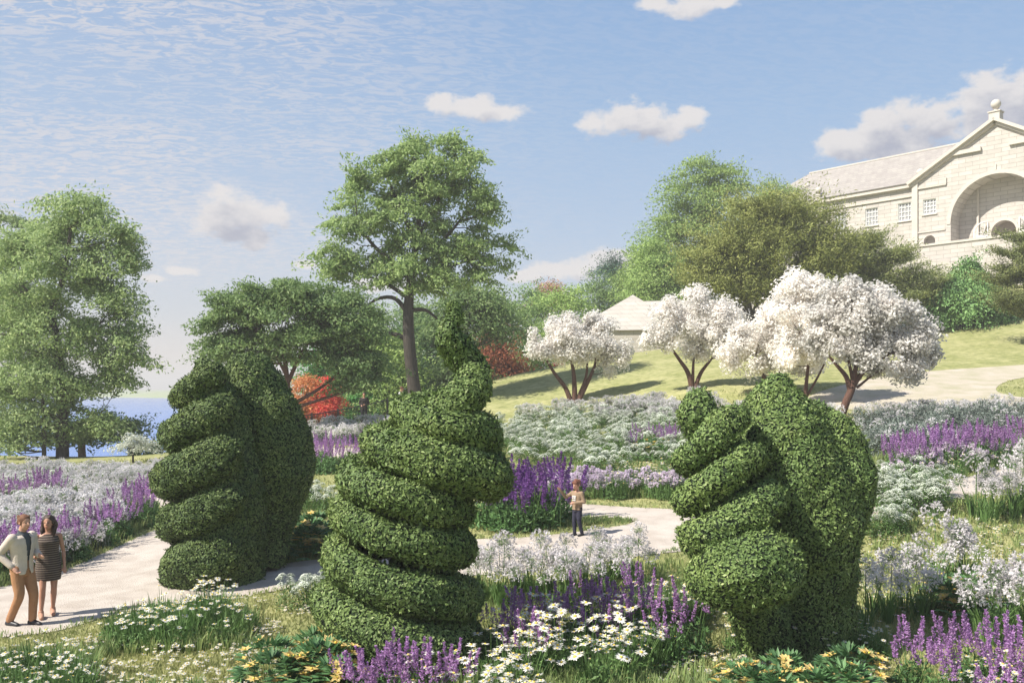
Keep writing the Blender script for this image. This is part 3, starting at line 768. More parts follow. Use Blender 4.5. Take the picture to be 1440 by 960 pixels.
bx = P(1130,0,Y2).x
topiary('drop_topiary', 'big drop shaped clipped yew with one dark shaded flank, right of the slanting coils', (bx, Y2, h(bx, Y2)), paths, YEW, 3000, .052, seed=6)

# left pair
Y = 17.0
keys = [(-.5,806,300,46,34),(0,795,280,22,40),(.5,765,318,42,36),(1,728,294,52,25),(1.5,700,316,44,30),(2,658,292,52,28),(2.5,630,312,46,28),(3,602,276,32,27),(3.5,576,300,24,24),(4,550,276,14,23),(4.5,524,284,6,15),(5,502,285,2,6)]
paths = []
q = path_w([(286,500,4,0),(289,520,16,0),(296,555,32,0),(308,605,46,0),(316,660,53,0),(318,710,53,0),(314,760,56,0),(308,822,62,0)], Y); paths.append((q[0], q[1], None))
for (x0, y0, x1, y1, r, dd) in ((260,556,296,530,20,-.25),(250,614,308,576,25,-.45),(242,676,316,638,28,-.6),(244,738,320,702,25,-.66),(262,798,312,780,36,-.55)):
    ks = [(x0+12,y0+8,r*.5,dd*.1+.35),(x0-3,y0+1,r*.9,dd*.35),(x0+10,y0-7,r,dd*.8),((x0+x1)/2,(y0+y1)/2,r*1.05,dd),(x1-10,y1+6,r,dd*1.05),(x1+8,y1-4,r*.8,dd*.95),(x1+20,y1-10,r*.4,dd*.75)]
    q = path_w(ks, Y); paths.append((q[0], q[1], None))
bx = P(300,0,Y).x
topiary('wavy_topiary', 'leaning clipped yew with four wavy lobes down its left side, standing on the gravel path', (bx, Y, h(bx, Y)), paths, YEWD, 2300, .06, seed=8, rough=.09)
Y = 17.8
q = path_w([(340,499,14,0),(345,515,32,0),(358,550,44,0),(372,590,52,0),(383,630,56,0),(388,665,54,0),(380,700,46,0),(368,740,40,0),(362,790,38,0)], Y)
bx = P(362,0,Y).x
topiary('cone_topiary', 'smooth dark clipped yew cone half hidden behind the wavy topiary', (bx, Y, h(bx, Y)), [(q[0], q[1], None)], YEWD, 2100, .06, seed=9, rough=.08)
# ------------------------------------------------------------------ trees
LG = {
 'lime': leafmat('maple_leaves', (.21,.31,.11), (.42,.52,.23), .45, .55, (.54,.61,.32)),
 'ash':  leafmat('ash_leaves', (.20,.31,.09), (.41,.53,.21), .45, .55, (.55,.62,.32)),
 'mid':  leafmat('mid_green_leaves', (.14,.24,.08), (.29,.41,.15), .42, .55, (.42,.52,.25)),
 'fresh':leafmat('fresh_green_leaves', (.21,.33,.08), (.39,.51,.17), .35, .55),
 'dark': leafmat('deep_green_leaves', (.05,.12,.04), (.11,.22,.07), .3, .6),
 'em':   leafmat('emerald_leaves', (.08,.26,.06), (.14,.38,.10), .3, .6),
 'rust': leafmat('rust_leaves', (.24,.075,.035), (.40,.15,.07), .35, .6),
 'peach':leafmat('peach_leaves', (.45,.24,.15), (.60,.36,.24), .35, .6),
 'orange':leafmat('orange_leaves', (.50,.20,.07), (.68,.34,.14), .35, .6),
 'red':  leafmat('scarlet_leaves', (.60,.06,.05), (.78,.16,.12), .35, .6),
 'olive':leafmat('olive_needles', (.17,.20,.05), (.31,.335,.10), .25, .6, (.44,.45,.18)),
 'pine': leafmat('pine_needles', (.15,.19,.06), (.30,.33,.12), .2, .6),
 'ivy':  leafmat('ivy_leaves', (.15,.29,.09), (.27,.44,.16), .25, .5),
 'blos': leafmat('white_blossom', (.92,.88,.83), (.97,.95,.92), .5, .8),
 'grey': leafmat('silver_foliage', (.45,.47,.43), (.66,.67,.64), .3, .7),
}
def tree(name, label, Y, base_px, trunk, lobes, mat, n_cl=240, per=140, leaf=.2, pad=(.9,.38), bark=None, cat='tree', group=None, seed=1,
         limbs=None, twigs=.5, droop=.25, shell=.5, ldir='out', depth=.85, lw=.42, tr_r=None, stems=None, nq=.7, stretch=.9, sub=0):
    """trunk: list of (px,py,r_px); lobes: (px,py,rx,ry[,depth offset])"""
    rng = np.random.default_rng(seed); bark = bark or BARK
    b = P(base_px[0], base_px[1], Y); gz = h(b.x, Y); base = np.array([b.x, Y, gz])
    root = empty(name, base); tag(root, label, cat, group)
    tp = [np.array(P(a, c, Y+(o[0] if o else 0))) for a, c, r, *o in trunk]; tr = [S(r, Y) for a, c, r, *o in trunk]
    tp[0][2] = min(gz-.15, tp[0][2])
    tm = MB(); tube(tm, [p-base for p in tp], tr, 9, sub=4)
    sp, sr = smooth_path(tp, tr, 6)
    for st in (stems or []):
        q = [np.array(P(a, c, Y+(o[0] if o else 0))) for a, c, r, *o in st]; rr = [S(r, Y) for a, c, r, *o in st]
        tube(tm, [p-base for p in q], rr, 7, sub=4)
        a_, b_ = smooth_path(q, rr, 6); sp = np.vstack([sp, a_]); sr = np.concatenate([sr, b_])
    vol = np.array([l[2]*l[3] for l in lobes], float); cnt = np.maximum(3, (n_cl*vol/vol.sum())).astype(int)
    C = []; O = []
    for (a, c, rx, ry, *o), k in zip(lobes, cnt):
        cc = np.array(P(a, c, Y+(o[0] if o else 0))); rr = np.array([S(rx, Y), S(rx, Y)*depth, S(ry, Y)])
        d = rdir(k, rng); d[:, 2] = d[:, 2]*.9+.12; rad = rng.uniform(shell, 1, k)**.6
        C.append(cc+d*rr*rad[:, None]); O.append(d)
    C = np.concatenate(C); O = np.concatenate(O)
    if sub:                                                       # gather clusters into separate plumes
        hub = rng.choice(len(C), max(4, len(C)//sub), replace=False); near_ = np.argmin(np.linalg.norm(C[:, None]-C[hub][None], axis=2), 1)
        O = unit(C-C[hub][near_]+O*.15+np.array([0,0,.05])); C = C[hub][near_]+(C-C[hub][near_])*.62
    # limbs reaching towards the leaf clusters
    m = int(len(C)*twigs); idx = rng.choice(len(C), m, replace=False)
    for i in idx:
        c = C[i]; dd = np.linalg.norm(sp-c, axis=1) + 1.1*np.maximum(0, sp[:, 2]-c[2]+.15*abs(c[0]-base[0]))
        j = int(np.argmin(dd)); a = sp[j]; ln = np.linalg.norm(c-a)
        if ln < .2: continue
        mid = (a+c)/2 + np.array([0, 0, -.06*ln]) + rdir(1, rng)[0]*ln*.08
        r0 = min(sr[j]*.45, .012*ln+.012)
        tube(tm, [a-base, mid-base, c-base], [r0, r0*.6, r0*.2], 5, sub=3, cap=False)
    tm.build('trunk', bark, root)
    # foliage pads
    n = len(C)*per; ci = np.repeat(np.arange(len(C)), per)
    sc_ = rng.uniform(.6, 1.35, len(C))[ci][:, None]
    q = rng.normal(size=(n, 3)); q /= np.maximum(1, np.linalg.norm(q, axis=1)/2.1)[:, None]
    q *= np.array([pad[0], pad[0], pad[1]])*.55*sc_
    # pads tilt outward/down
    hd = O[ci].copy(); hd[:, 2] = 0; hd = unit(hd); al_ = (q*hd).sum(1)[:, None]; q = q*.85+hd*al_*stretch
    along = (q*hd).sum(1); q[:, 2] -= along*droop
    pts = C[ci]+q
    qn = unit(q/np.array([pad[0], pad[0], pad[1]])); Nn = unit(rdir(n, rng)*.55+np.array([0,0,.45])+O[ci]*.35+qn*nq)
    D = unit(hd*(.7)+rdir(n, rng)*.9+np.array([0,0,-droop])+np.cross(Nn, rdir(n, rng))*.6)
    lv = MB(); leaves(lv, pts-base, D, Nn, leaf*rng.uniform(.6, 1.3, n), leaf*lw*rng.uniform(.7, 1.3, n), 0, .1)
    lv.build('crown', mat, root)
    return root

# left foreground maple
tree('maple_tree', 'tall maple with layered light green crown on the river bank at the left edge', 46, (88,645),
     [(88,648,9),(88,590,7.5),(87,540,6.5),(80,480,5.5),(74,440,4.5),(90,385,3.2),(100,320,2)],
     [(98,295,44,26),(110,330,62,36),(50,345,60,36,1.5),(150,350,46,34),(60,400,75,46),(150,400,45,32),(172,430,36,26),(150,470,42,26),(60,470,75,46),(178,492,38,20),(110,520,60,32),
      (40,540,70,42),(150,545,42,24),(60,600,62,26),(130,590,50,20),(-20,450,60,80,2),(190,505,26,9),(168,375,28,16)],
     LG['lime'], 430, 190, .22, (.75,.42), seed=21, sub=5, twigs=.35, droop=.35,
     stems=[[(88,560,4),(120,540,2.5),(150,520,1.5)],[(84,500,4),(110,470,2.5),(140,455,1.2)],[(78,450,3.5),(50,420,2),(30,400,1.2)],[(88,600,4),(60,570,2.4),(30,560,1.4)],[(88,615,3.5),(110,595,2.4),(140,585,1.4)]])
tree('maple_tree', 'broad maple behind the tall one, cut off by the left edge of the picture', 54, (-20,640),
     [(-20,645,9),(-20,500,7),(-15,400,4)], [(-5,330,55,34),(10,380,52,44),(-30,430,70,60),(15,520,45,60),(-10,590,60,40)], LG['lime'], 190, 150, .24, (1.1,.32), seed=22)
tree('umbrella_pine', 'small flat topped tree with a pale pinkish trunk by the water under the tall maple', 49, (116,645),
     [(116,648,5.5),(115,625,5),(118,600,4)], [(125,612,52,13),(150,600,45,12),(190,598,18,7),(90,606,40,12)], LG['mid'], 75, 110, .22, (.8,.3), bark=solid('pink_bark', (.30,.20,.17), (.40,.28,.24), 6, .9), seed=23)
tree('thin_tree', 'slim brown trunk with sparse leaves left of the tall maple trunk', 45, (62,650), [(62,652,3.2),(62,600,2.6),(60,560,2)], [(40,590,30,22),(20,620,26,16)], LG['lime'], 30, 90, .22, (.8,.35), seed=24)
# centre ash
tree('ash_tree', 'tall ash with a thick dark trunk and open rounded crown, highest tree in the middle', 50, (591,598),
     [(592,602,12),(586,570,10.5),(580,530,9),(575,480,8.5),(574,440,7.5),(577,400,6.2),(584,350,4.8),(590,300,3.2),(594,240,1.8)],
     [(595,208,40,22),(545,225,36,22),(648,228,32,26),(515,245,30,18),(590,255,70,34),(520,285,50,28),(645,275,50,30),(690,288,24,14),(480,318,30,20),(570,320,62,36),(650,330,52,30),
      (462,358,34,13),(500,375,44,24),(575,375,56,26),(690,350,38,18),(640,378,52,26),(708,372,22,9),(610,400,50,16),(520,395,40,12),(470,385,22,12)],
     LG['ash'], 370, 160, .24, (.68,.3), seed=31, sub=5, twigs=.5, droop=.4,
     stems=[[(574,440,3.8),(556,420,3),(535,419,2.4),(518,428,1.6)],[(574,478,4),(556,470,3.2),(540,470,2.6),(528,476,1.8)],[(577,436,3.5),(598,436,2.5),(615,448,1.5)],
            [(580,395,4.5),(560,375,3.5),(530,350,2.6),(505,320,1.5)],[(582,385,4.5),(605,355,3.2),(630,330,2.4),(655,300,1.5)],[(578,405,4),(600,392,3),(640,372,2),(680,362,1.2)],[(586,345,3.5),(566,300,2.4),(545,250,1.4)],
            [(588,330,3.5),(612,290,2.4),(632,240,1.4)],[(576,420,3.6),(545,400,2.4),(510,385,1.4)]])
# reddish-trunk spreading tree left of centre
tree('spreading_tree', 'round headed spreading tree with thin forked reddish trunk behind the left topiary pair', 42, (412,612),
     [(412,616,5),(406,585,4.6),(404,540,4),(400,505,2.8),(392,480,1.6)],
     [(400,412,58,16),(350,430,52,26),(455,425,56,24),(320,465,40,30),(400,450,70,30),(490,455,45,34),(345,495,45,22),(440,490,60,30),(510,500,36,40),(495,535,34,22),(310,490,26,18)],
     LG['mid'], 470, 170, .19, (.65,.25), bark=BARKR, seed=33, sub=5, twigs=.35,
     stems=[[(404,540,3.4),(420,505,2.6),(440,470,1.6)],[(407,570,3.2),(440,552,2.4),(470,530,1.8),(490,510,1)],[(408,575,3),(440,565,2.2),(480,552,1.6),(505,540,1)],[(404,530,2.6),(385,495,1.8),(360,470,1)]])

def wood(name, label, px, top, bot, hw, Y, mat, seed, leaf=.26, n=100, per=130, group='trees of the wood behind the lawn', cat='tree', pad=(1.3,.6), trunk_to=None, bark=None):
    rng = np.random.default_rng(seed); hh = bot-top
    lobes = [(px, top+hh*.2, hw*.5, hh*.2)]
    for k in range(9):
        t = rng.uniform(.2, .95); w = hw*(.35+.65*math.sin(math.pi*min(1, t*.75+.15)))
        lobes.append((px+rng.uniform(-1, 1)*w*.6, top+hh*t, hw*rng.uniform(.32, .5), hh*rng.uniform(.12, .2), rng.uniform(-1, 1)*S(hw, Y)*.4))
    b = P(px, bot, Y); g_ = h(b.x, Y); bpy_ = HY-(g_-CH)/Y*F
    return tree(name, label, Y, (px, bpy_), [(px, bpy_+2, hw*.07+1), (px+rng.uniform(-3,3), (bpy_+bot)/2, hw*.06+.8), (px, top+hh*.35, hw*.03+.4)], lobes, mat, n, per, leaf, pad, seed=seed, twigs=.15, group=group, cat=cat, bark=bark)
G = 'trees of the wood behind the lawn'
wood('green_tree', 'dark green tree showing just right of the forked reddish tree, above the standing man', 530, 430, 575, 42, 58, LG['mid'], 41)
wood('green_tree', 'pale green feathery bush just left of the ash trunk', 545, 470, 590, 36, 56, LG['fresh'], 42, n=70)
wood('green_tree', 'emerald green tree glimpsed above the orange maple', 470, 490, 580, 46, 66, LG['em'], 43)
wood('green_tree', 'dark drooping tree filling the gap between the ash trunk and the topiary tip', 655, 395, 560, 62, 60, LG['mid'], 44, n=170)
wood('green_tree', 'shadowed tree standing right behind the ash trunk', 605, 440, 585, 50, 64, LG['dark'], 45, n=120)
wood('green_tree', 'light green tree left of the rust coloured one', 690, 405, 540, 40, 74, LG['fresh'], 46)
wood('rust_tree', 'rust coloured tree at the far edge of the lawn', 706, 458, 540, 30, 68, LG['rust'], 47, n=75)
wood('green_tree', 'mid green tree right of the rust coloured one', 745, 402, 530, 40, 80, LG['mid'], 48)
wood('peach_tree', 'pinkish tree top peeping over the green wood', 772, 400, 440, 20, 92, LG['peach'], 49, n=40)
wood('green_tree', 'light green tree above the first white blossom tree', 800, 400, 520, 44, 76, LG['fresh'], 50)
wood('green_tree', 'round green tree left of the pyramid roof', 842, 386, 500, 44, 86, LG['mid'], 51)
wood('conifer_tree', 'dark bluish conifer rising above the pyramid roof', 862, 360, 470, 30, 98, leafmat('blue_conifer', (.03,.085,.05), (.06,.14,.085), .2, .6), 52)
wood('green_tree', 'pale green tree right of the dark bluish conifer', 900, 350, 470, 42, 88, LG['fresh'], 53, n=110)
wood('green_tree', 'low green tree behind the stone outbuilding', 938, 375, 450, 40, 80, LG['fresh'], 54)
tree('green_tree', 'tallest light green tree on the slope, left of the olive shrub', 84, (985,470), [(985,472,6),(985,420,5),(990,330,3),(995,260,1.6)],
     [(985,246,34,22),(1022,256,30,22),(958,282,34,22),(1005,290,46,28),(950,320,36,22),(995,335,48,34),(935,352,36,24),(975,385,55,34),(920,385,40,24),(945,420,50,22)], LG['fresh'], 330, 130, .3, (1.3,.45), seed=55, twigs=.2, group=G)
wood('green_tree', 'light green tree whose left side steps down the slope', 918, 340, 440, 44, 80, LG['fresh'], 56, n=130)
wood('green_tree', 'bright green tree top peeping out behind the olive shrub and the house', 1085, 246, 400, 55, 92, LG['fresh'], 57, n=130)
wood('green_tree', 'far left tree of the wood, beside the ash crown', 590, 410, 560, 60, 76, LG['mid'], 58, n=110)
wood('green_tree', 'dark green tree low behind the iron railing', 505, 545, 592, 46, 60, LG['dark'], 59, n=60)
wood('green_bush', 'bright green bush behind the man in dark clothes', 515, 555, 596, 40, 56, LG['em'], 60, n=60, leaf=.18, pad=(.7,.4), cat='bush', group=None)
wood('orange_maple', 'small orange maple behind the iron railing', 430, 530, 592, 34, 53, LG['orange'], 61, n=90, leaf=.16, pad=(.6,.3), group=None)
wood('red_maple', 'small scarlet maple right of the orange one', 460, 532, 584, 17, 52.5, LG['red'], 62, n=60, leaf=.15, pad=(.5,.3), group=None)
wood('red_bush', 'small red bush under the left blossom of the first white tree', 785, 512, 545, 14, 62, LG['red'], 63, n=20, leaf=.16, pad=(.5,.3), cat='bush', group=None)
wood('red_bush', 'low red bush behind the ash trunk', 612, 575, 600, 22, 54, LG['rust'], 66, n=24, leaf=.15, pad=(.5,.3), cat='bush', group=None)
# broad olive shrub, bristly
tree('olive_shrub', 'huge rounded olive green shrub with bristly foliage below the house', 58, (1060,455),
     [(1062,458,8),(1050,430,7),(1040,405,5)],
     [(1090,300,58,34),(1045,335,62,38),(1130,320,50,40),(1010,375,48,36),(1080,370,80,46),(1155,365,50,44),(1120,415,70,34),(1040,400,60,34),(1180,350,26,20),(985,395,24,22)],
     LG['olive'], 520, 230, .24, (.85,.6), seed=71, lw=.26, droop=-.35, shell=.2, bark=BARK, cat='shrub',
     stems=[[(1062,450,5),(1085,420,4),(1110,400,2.5)],[(1058,450,5),(1030,420,3.5),(1005,400,2)],[(1060,448,5),(1068,415,4),(1075,380,2)],[(1064,452,4),(1100,432,3),(1140,415,2)]])
tree('cloud_pine', 'dark pine with flat spreading pads right of the olive shrub', 60, (1240,462),
     [(1240,466,6),(1232,430,5),(1225,390,4),(1222,350,2)],
     [(1222,340,30,15),(1250,362,44,12),(1205,375,44,16),(1270,385,46,13),(1225,405,52,16),(1290,405,34,16),(1255,425,50,16)], LG['pine'], 190, 300, .22, (.75,.34), seed=72, lw=.24, droop=-.3)
tree('cloud_pine', 'dark pine with layered pads at the right edge above the lawn', 52, (1450,470),
     [(1452,474,5),(1446,430,4),(1440,380,3),(1440,340,2)],
     [(1446,332,30,12),(1420,352,24,7),(1420,390,34,12),(1450,376,36,18),(1418,424,28,12),(1452,430,36,22),(1490,380,40,40)], LG['pine'], 170, 300, .2, (.65,.3), seed=73, lw=.24, droop=-.3)
tree('ivy_mound', 'domed mound of green climbing leaves below the terrace wall', 60, (1352,455),
     [(1352,458,4),(1352,420,3)], [(1365,400,32,20),(1345,425,48,26),(1320,440,30,16),(1385,435,34,24),(1360,415,40,30)], LG['ivy'], 200, 190, .24, (.7,.45), seed=74, cat='bush', droop=.8)

# white blossom trees
def blossom(label, Y, base, trunk, stems, lobes, n, seed):
    lobes = [(a, b, rx*1.12, ry*1.12, *o) for a, b, rx, ry, *o in lobes]
    return tree('blossom_tree', label, Y, base, trunk, lobes, LG['blos'], int(n*1.15), 125, .135, (.37,.42), bark=BARKR, group='white blossom trees on the slope', seed=seed, stems=stems, twigs=.12, droop=.0, lw=.8, shell=.5, nq=.9, stretch=.2, sub=9)
blossom('white blossom tree with four splayed stems, leftmost of the row, standing alone', 46, (806,568),
        [(808,570,4.2),(808,545,3.6),(806,520,2.6),(800,495,1.4)],
        [[(804,568,4),(795,545,3.2),(780,525,2.4),(768,505,1.6)],[(811,568,4),(825,540,3),(836,515,2),(838,500,1.2)],[(810,566,3),(824,530,2),(826,500,1.2)]],
        [(800,455,26,22),(835,455,20,18),(780,478,34,20),(822,485,44,24),(862,492,26,20),(750,493,17,11),(800,500,34,18),(862,515,16,16),(772,505,22,14),(845,462,22,14)], 165, 81)
blossom('white blossom tree with a leaning fork, second from the left in the row', 43, (973,548),
        [(974,550,4.2),(968,525,3.4),(955,505,2.4),(943,488,1.6)],
        [[(976,550,3.6),(985,525,2.8),(1000,505,1.8)],[(974,540,2.6),(975,510,1.8),(978,490,1)]],
        [(962,428,24,20),(1000,430,30,22),(935,455,26,20),(980,460,46,24),(915,480,18,12),(1020,465,30,26),(960,485,30,16),(1005,495,30,16)], 150, 82)
blossom('white blossom tree in the middle of the row, between two thin trunks', 40.5, (1080,562),
        [(1082,566,3.6),(1078,540,3.2),(1070,520,2.6),(1062,500,1.6)], [[(1083,560,3),(1095,530,2),(1100,505,1.2)]],
        [(1060,465,30,28),(1030,490,24,18),(1090,440,28,24),(1075,500,38,22),(1050,520,20,14),(1110,470,34,28),(1130,505,26,24)], 165, 83)
blossom('tall white blossom tree with a thin upright trunk, just left of the widest one', 38, (1133,575),
        [(1133,578,3.2),(1133,550,2.8),(1136,520,2.2),(1140,480,1.4)], [[(1133,560,2),(1150,530,1.6),(1160,510,1)]],
        [(1130,395,22,20),(1118,425,34,24),(1150,430,30,26),(1130,465,40,28),(1160,490,34,26),(1120,500,24,20)], 160, 84)
blossom('widest white blossom tree with a thick leaning trunk, rightmost of the row', 34, (1178,597),
        [(1178,600,6.2),(1188,570,5.6),(1198,545,5),(1202,525,4),(1205,505,2)],
        [[(1196,550,4.2),(1190,530,3.4),(1178,515,2.6),(1165,500,1.6)],[(1198,545,4.2),(1212,525,3.6),(1232,510,2.6),(1250,498,1.6)],[(1200,540,3),(1195,515,2),(1190,495,1.2)],[(1205,545,2),(1230,525,1.4),(1245,518,.8)]],
        [(1186,400,18,24),(1192,435,30,26),(1225,418,28,22),(1255,445,36,24),(1215,460,46,30),(1275,480,34,22),(1180,480,34,28),(1235,500,50,24),(1295,505,26,16),(1275,525,18,18),(1308,470,12,12),(1160,455,20,20)], 260, 85)
# ------------------------------------------------------------------ people
SKIN = solid('skin_light', (.50,.27,.19), (.55,.31,.22), 8, .55); SKIN2 = solid('skin_tan', (.42,.22,.15), (.46,.25,.17), 8, .5)
def cloth(n, c1, c2=None): return solid(n, c1, c2 or tuple(x*1.12 for x in c1), 14, .9, .25, 60, .15)
def eloft(mb, rings, n=20):
    a = np.linspace(0, 2*math.pi, n, endpoint=False); k = len(rings)
    V = np.concatenate([np.stack([cx+rx*np.cos(a), cy+ry*np.sin(a), np.full(n, cz)], 1) for cx, cy, cz, rx, ry in rings])
    i = np.arange(k-1)[:, None]*n; j = np.arange(n)[None, :]; j2 = (j+1) % n
    mb.add(V, np.stack([i+j, i+j2, i+n+j2, i+n+j], -1).reshape(-1, 4)); mb.add(V[:n][::-1], [list(range(n))]); mb.add(V[-n:], [list(range(n))])
def limb(mb, pts, rad, n=12, sub=5):
    tube(mb, pts, rad, n, sub=sub); ellipsoid(mb, pts[0], [rad[0]]*3, 12, 8); ellipsoid(mb, pts[-1], [rad[-1]]*3, 12, 8)
def fuse(mb, name, mat, parent, voxel=.012, it=4, cut=None, fac=.5):
    me = mb.mesh(name, mat); o = bpy.data.objects.new(name, me); COL.objects.link(o)
    md = o.modifiers.new('r', 'REMESH'); md.mode = 'VOXEL'; md.voxel_size = voxel; md.use_smooth_shade = True
    sm = o.modifiers.new('s', 'SMOOTH'); sm.iterations = it; sm.factor = fac
    dg = bpy.context.evaluated_depsgraph_get(); nm = bpy.data.meshes.new_from_object(o.evaluated_get(dg))
    o.modifiers.clear(); o.data = nm; bpy.data.meshes.remove(me)
    if not nm.materials: nm.materials.append(mat)
    if cut:
        bm = bmesh.new(); bm.from_mesh(nm)
        bmesh.ops.delete(bm, geom=[f for f in bm.faces if cut(f.calc_center_median())], context='FACES')
        bmesh.ops.solidify(bm, geom=bm.faces[:], thickness=-.008); bm.to_mesh(nm); bm.free()
        for p in nm.polygons: p.use_smooth = True
    nm.name = name; o.parent = parent
    return o
def hand(mb, w, d, side, s=1.0, curl=.5):
    """wrist point, direction of the forearm, side +-1 for thumb side"""
    w = np.array(w, float); d = unit(np.array(d, float)); up = np.array([0, 1.0, .15]); t = unit(np.cross(d, up)); nrm = unit(np.cross(t, d))
    limb(mb, [w, w+d*.05*s, w+d*.09*s], [.026*s, .034*s, .032*s], sub=2)
    for k in range(4):
        o_ = w+d*.085*s+t*(k-1.5)*.019*s; L = (.07, .08, .075, .058)[k]*s; c = nrm*curl*.5
        p1 = o_+d*L*.45+c*L*.15; p2 = p1+unit(d*.85+c)*L*.3; p3 = p2+unit(d*.6+c*2)*L*.25
        limb(mb, [o_, p1, p2, p3], [.0095*s, .009*s, .0085*s, .007*s], 8, 2)
    o_ = w+d*.03*s+t*side*.028*s; p1 = o_+unit(d+t*side*.8)*.035*s; p2 = p1+unit(d+t*side*.2+nrm*.3)*.03*s
    limb(mb, [o_, p1, p2], [.012*s, .011*s, .009*s], 8, 2)
def person(label, loc, rz, sc_, J, cfg, skin=SKIN):
    root = empty('person', loc, rz); root.scale = (sc_,)*3; tag(root, label, 'person')
    hr = cfg.get('head', 1.0); hc = np.array(J['head'])
    b = MB()
    # head: skull, face, jaw, nose, ears
    yaw = cfg.get('look', 0); Rz = Matrix.Rotation(yaw, 3, 'Z') @ Matrix.Rotation(cfg.get('nod', 0), 3, 'X'); Rn = np.array(Rz)
    def hp(x, y, z): return hc + Rn @ (np.array([x, y, z])*hr)
    ellipsoid(b, hp(0,-.012,.03), np.array([.076,.096,.092])*hr, 20, 14, M=Rz); ellipsoid(b, hp(0,.02,-.03), np.array([.062,.074,.085])*hr, 20, 14, M=Rz)
    ellipsoid(b, hp(0,.045,-.085), np.array([.034,.035,.03])*hr, 12, 8, M=Rz)
    tube(b, [hp(0,.088,.022), hp(0,.112,-.02), hp(0,.095,-.03)], [.009*hr,.016*hr,.008*hr], 8)
    for s in (-1, 1): ellipsoid(b, hp(s*.078,-.008,-.005), np.array([.012,.022,.032])*hr, 10, 8, M=Rz)
    ellipsoid(b, hp(0,.088,-.06), np.array([.026,.012,.008])*hr, 10, 6, M=Rz)
    nk = np.array(J['neck']); limb(b, [nk, (nk+hc)/2+[0,-.01,0], hc-np.array([0,.01,.04])], [.062,.054,.056*hr])
    tw = cfg.get('tw', 1.0)
    T = J['torso']; eloft(b, [(x,y,z,rx*.9,ry*.9) for x,y,z,rx,ry in T])
    for s in 'LR':
        a, e, w = [np.array(J[k+s]) for k in ('sh','el','wr')]; hp_, kn, an = [np.array(J[k+s]) for k in ('hip','kn','an')]
        ak = cfg.get('arm', 1.0); lk = cfg.get('leg', 1.0)
        limb(b, [a, (a+e)/2, e], [.050*ak,.045*ak,.036*ak]); limb(b, [e, (2*e+w)/3, w], [.037*ak,.038*ak,.025*ak])
        hand(b, w, w-e+np.array(cfg.get('hd'+s, (0,0,0))), -1 if s == 'R' else 1, cfg.get('hs', 1.0), .7)
        limb(b, [hp_, (hp_+kn)/2, kn], [.088*lk,.074*lk,.055*lk]); limb(b, [kn, kn*.65+an*.35+[0,-.015,0], kn*.2+an*.8, an], [.054*lk,.056*lk,.038*lk,.036*lk])
        fd = unit(np.array(J.get('ft'+s, (0,1,0)), float)); limb(b, [an-fd*.03-[0,0,.035], an+fd*.06-[0,0,.045], an+fd*.14-[0,0,.058]], [.036,.034,.024])
    fuse(b, 'body', skin, root, cfg.get('vox', .009), 3)
    for s in (-1, 1):
        e_ = MB(); ellipsoid(e_, hp(s*.031,.084,.01), np.array([.012,.008,.007])*hr, 8, 6); e_.build('eye', DARKEYE, root)
    e_ = MB(); ellipsoid(e_, hp(0,.099,-.058), np.array([.024,.006,.006])*hr, 8, 6, M=Rz); e_.build('mouth', LIP, root)
    # hair
    hm = MB(); rr = np.random.default_rng(3)
    ellipsoid(hm, hp(0,-.024,.042), np.array([.085,.102,.092])*hr, 20, 14, M=Rz)
    for k in range(26):
        a = rr.uniform(-2.6, 2.6); p0 = hp(.075*math.sin(a), -.03-.09*math.cos(a), rr.uniform(-.02,.10)); ellipsoid(hm, p0, np.array([.018,.018,.034])*hr, 8, 6)
    if cfg.get('fringe'):
        for k in range(7): ellipsoid(hm, hp(-.06+.02*k, .075-abs(k-3)*.006, .07), np.array([.018,.018,.028])*hr, 8, 6)
    if cfg.get('long'):
        for s in (-1, 1):
            for k in range(4): tube(hm, [hp(s*(.075-.01*k), -.03*k, .05), hp(s*.092, -.02-.025*k, -.04), hp(s*(.095-.01*k), .01-.03*k, -.14), hp(s*(.085-.01*k), .03-.035*k, -.235)], [.03,.034,.036,.014], 8, sub=3)
        for k in range(5): tube(hm, [hp(-.05+.025*k,-.08,.05), hp(-.06+.03*k,-.10,-.06), hp(-.06+.03*k,-.09,-.2)], [.03,.036,.018], 8, sub=3)
    fuse(hm, 'hair', cfg['hair'], root, .011, 3)
    # lower clothes
    if 'trousers' in cfg:
        t = MB(); z0 = T[0][2]
        eloft(t, [(T[0][0],T[0][1],z0-.1,T[0][3]*.9,T[0][4]),(T[0][0],T[0][1],z0,T[0][3]*1.04,T[0][4]*1.08),(T[1][0],T[1][1],z0+.14,T[1][3]*1.03,T[1][4]*1.05)])
        for s in 'LR':
            hp_, kn, an = [np.array(J[k+s]) for k in ('hip','kn','an')]; lk = cfg.get('leg', 1.0)
            limb(t, [hp_+[0,0,.02], (hp_+kn)/2, kn, (kn+an)/2, an+[0,0,.015]], [.104*lk,.092*lk,.075*lk,.066*lk,.062*lk])
        fuse(t, 'trousers', cfg['trousers'], root, .011, 3)
    if 'shoes' in cfg:
        for s in 'LR':
            an = np.array(J['an'+s]); fd = unit(np.array(J.get('ft'+s, (0,1,0)), float)); m_ = MB()
            limb(m_, [an-fd*.045-[0,0,.045], an+fd*.05-[0,0,.045], an+fd*.16-[0,0,.058]], [.046,.044,.034]); 
            limb(m_, [an+[0,0,.01], an-[0,0,.04]], [.044,.046])
            fuse(m_, 'shoe', cfg['shoes'], root, .01, 2)
    if 'dress' in cfg:
        d = MB(); eloft(d, cfg['dress_rings']); fuse(d, 'dress', cfg['dress'], root, .011, 3)
